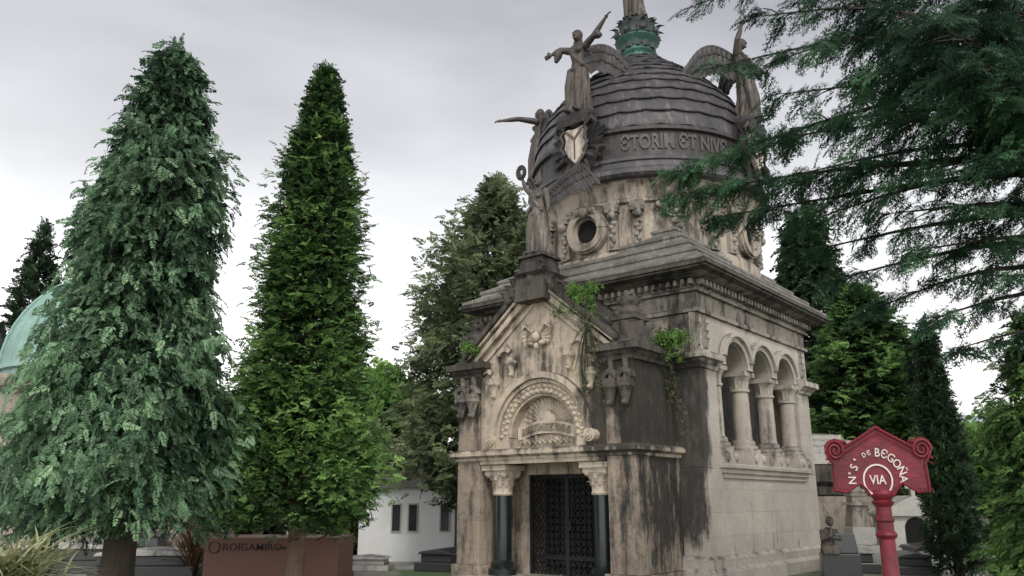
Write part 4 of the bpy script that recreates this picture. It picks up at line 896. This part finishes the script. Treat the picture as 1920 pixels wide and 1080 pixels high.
mb.box(-.75,.75,-.8,.8,0,1.3); w_=mb.build('wall',M_graveL,t,0,.02); mb=MB(); mb.poly([(-.9,1.3),(.9,1.3),(.9,1.38),(0,1.85),(-.9,1.38)],-.92,.92); mb.build('roof',M_graveL,t,0,.02)
mb=MB(); mb.box(-.28,.28,-.82,-.7,.1,1.0); mb.ring(0,1.0,.0,.28,-.82,-.7); mb.build('doorway',M_void,w_,0)
mb=MB(); mb.box(-.05,.05,-.9,-.8,1.75,2.3); mb.box(-.18,.18,-.89,-.81,2.02,2.12); mb.build('cross',M_graveL,t,0,.01)
slabtomb('grave_slab','grey slab grave at the foot of the slender cypress',1745,20.5,1.3,1.6,.55,M_graveL,M_grave,-10)
slabtomb('grave_slab','dark lidded grave just right of the red post',1700,19.6,.9,1.5,.42,M_grave,M_grave,-14)
slabtomb('grave_slab','dark low grave between mausoleum corner and pinnacle',1590,20.2,1.0,1.5,.5,M_grave,M_graveL,-12)
for k,(px,Y,h,lb) in enumerate(((1832,22,1.5,'pale stone cross standing low at the right'),(1650,25,1.7,'grey stone cross rising behind the red post'))):
    q=at(px,1000,Y); t=thing('stone_cross',lb,'grave cross',(q.x,Y,gz(Y)),rad(-10)); mb=MB(); mb.frus((0,0),.3,.25,0,.5,.2,.18); mb.build('base',M_graveL,t,0,.02)
    mb=MB(); mb.box(-.08,.08,-.06,.06,.5,h); mb.box(-.32,.32,-.058,.058,h-.5,h-.34); mb.ring(0,h-.42,.16,.22,-.04,.04,0,360,24); mb.build('cross',M_graveL,t,0,.01)
q=at(1728,640,35); t=thing('street_lamp','thin grey street lamp seen above the slender cypress','street lamp',(q.x,35,gz(35))); hh=q.z-gz(35); mb=MB()
mb.tube([(0,0,0),(0,0,hh*.5),(0,0,hh)],[.1,.08,.06],8); mb.tube([(0,0,hh-.05),(-.3,0,hh+.02)],.04,6); mb.build('pole',M_galv,t)
mb=MB(); mb.lathe([(.04,.12),(.16,.1),(.2,.02),(.16,-.04),(.03,-.06)],12,(0,0,0),Matrix.Translation((-.45,0,hh+.02))@Matrix.Diagonal((1.8,.8,.8,1))); mb.build('lamp_head',M_galv,t)
def blades(name,label,x,y,n,h,spread,mat,zr=.25,cat='plant'):
    t=thing(name,label,cat,(x,y,0)); tp=[]
    for s in range(3):
        Q=[]
        for i in range(5):
            a0,a1=i/5,(i+1)/5; z=lambda u:-.35*u**2.2; w=lambda u:.022*(1-u)**.7+.001
            Q.append([(a0,-w(a0),z(a0)),(a1,-w(a1),z(a1)),(a1,w(a1),z(a1)),(a0,w(a0),z(a0))])
        tp.append(np.array(Q))
    P=[];Fd=[];S=[];T=[]
    for k in range(n):
        a=random.uniform(0,6.28); e=random.uniform(.1,1.2); P.append((random.gauss(0,.14*spread),random.gauss(0,.14*spread),random.uniform(0,zr))); Fd.append((math.cos(a)*spread,math.sin(a)*spread,e)); S.append(h*random.uniform(.6,1.15)); T.append(random.uniform(.1,1))
    scatter('blades',P,Fd,S,T,tp,mat,t,.15); mb=MB(); mb.lathe([(.14,0),(.12,.15),(.05,zr)],8); mb.build('stem',M_bark,t)
blades('spiky_grass','pale arching spiky grass at the bottom left corner',-4.6,7.8,1200,.68,1.0,L_straw,1.08)
blades('dry_grass','tuft of dry brown grass between the two left cypresses',at(365,1000,18.6).x,18.6,120,1.1,.3,L_brown,.5)

# ---------------------------------------------------------------- light, sky, camera
w=bpy.data.worlds.new('World'); scene.world=w; w.use_nodes=True; nt=w.node_tree; N=nt.nodes; Lk=nt.links; bg=N['Background']
tc=N.new('ShaderNodeTexCoord'); sx=N.new('ShaderNodeSeparateXYZ'); Lk.new(tc.outputs['Generated'],sx.inputs[0])
cr=N.new('ShaderNodeValToRGB'); Lk.new(sx.outputs[2],cr.inputs[0]); e=cr.color_ramp.elements
e[0].position=0; e[0].color=(1.5,1.46,1.42,1); e[1].position=.68; e[1].color=(.44,.44,.48,1)
for p_,c_ in ((.18,(1.45,1.43,1.42,1)),(.28,(1.15,1.15,1.16,1)),(.42,(.80,.805,.84,1)),(.54,(.58,.58,.625,1))): k=e.new(p_); k.color=c_
mp=N.new('ShaderNodeMapping'); mp.inputs['Scale'].default_value=(1.3,1.3,3.2); mp.inputs['Location'].default_value=(.4,0,.3); Lk.new(tc.outputs['Generated'],mp.inputs[0])
no=N.new('ShaderNodeTexNoise'); no.inputs['Scale'].default_value=1.4; no.inputs['Detail'].default_value=7; no.inputs['Roughness'].default_value=.48; no.inputs['Distortion'].default_value=.3; Lk.new(mp.outputs[0],no.inputs['Vector'])
mr=N.new('ShaderNodeMapRange'); mr.inputs[1].default_value=.3; mr.inputs[2].default_value=.7; mr.inputs[3].default_value=.70; mr.inputs[4].default_value=1.22; Lk.new(no.outputs['Fac'],mr.inputs[0])
my=N.new('ShaderNodeMapRange'); my.inputs[1].default_value=.1; my.inputs[2].default_value=-.8; my.inputs[3].default_value=1.0; my.inputs[4].default_value=1.8; Lk.new(sx.outputs[1],my.inputs[0])  # sky brightened behind the camera, added to light surfaces facing it
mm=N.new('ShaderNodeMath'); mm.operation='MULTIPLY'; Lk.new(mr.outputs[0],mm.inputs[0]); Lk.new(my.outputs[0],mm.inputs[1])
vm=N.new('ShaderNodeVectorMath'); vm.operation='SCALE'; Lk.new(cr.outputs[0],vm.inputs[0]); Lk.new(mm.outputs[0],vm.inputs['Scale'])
sk=N.new('ShaderNodeTexSky'); sk.sky_type='NISHITA'; sk.sun_disc=False; sk.sun_elevation=rad(48); sk.sun_rotation=rad(200)
v2=N.new('ShaderNodeVectorMath'); v2.operation='SCALE'; v2.inputs['Scale'].default_value=.01; Lk.new(sk.outputs[0],v2.inputs[0])
ad=N.new('ShaderNodeVectorMath'); ad.operation='ADD'; Lk.new(vm.outputs[0],ad.inputs[0]); Lk.new(v2.outputs[0],ad.inputs[1])
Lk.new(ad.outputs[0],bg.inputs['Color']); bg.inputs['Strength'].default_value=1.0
sun=bpy.data.lights.new('Sun','SUN'); sun.energy=1.5; sun.angle=rad(12); sun.color=(1,.95,.88); so=bpy.data.objects.new('Sun',sun); col.objects.link(so)
dv=Vector((.12,-1,1.0)).normalized(); so.rotation_euler=dv.to_track_quat('Z','Y').to_euler()
cam=bpy.data.cameras.new('Camera'); cam.lens=FPX/1920*36; cam.sensor_width=36; cam.clip_end=5000; cam.clip_start=.1
co=bpy.data.objects.new('Camera',cam); col.objects.link(co); co.location=(0,0,1.6); co.rotation_euler=(pi/2+TH,0,0); scene.camera=co
scene.view_settings.view_transform='Standard'; scene.view_settings.look='None'; scene.view_settings.exposure=0
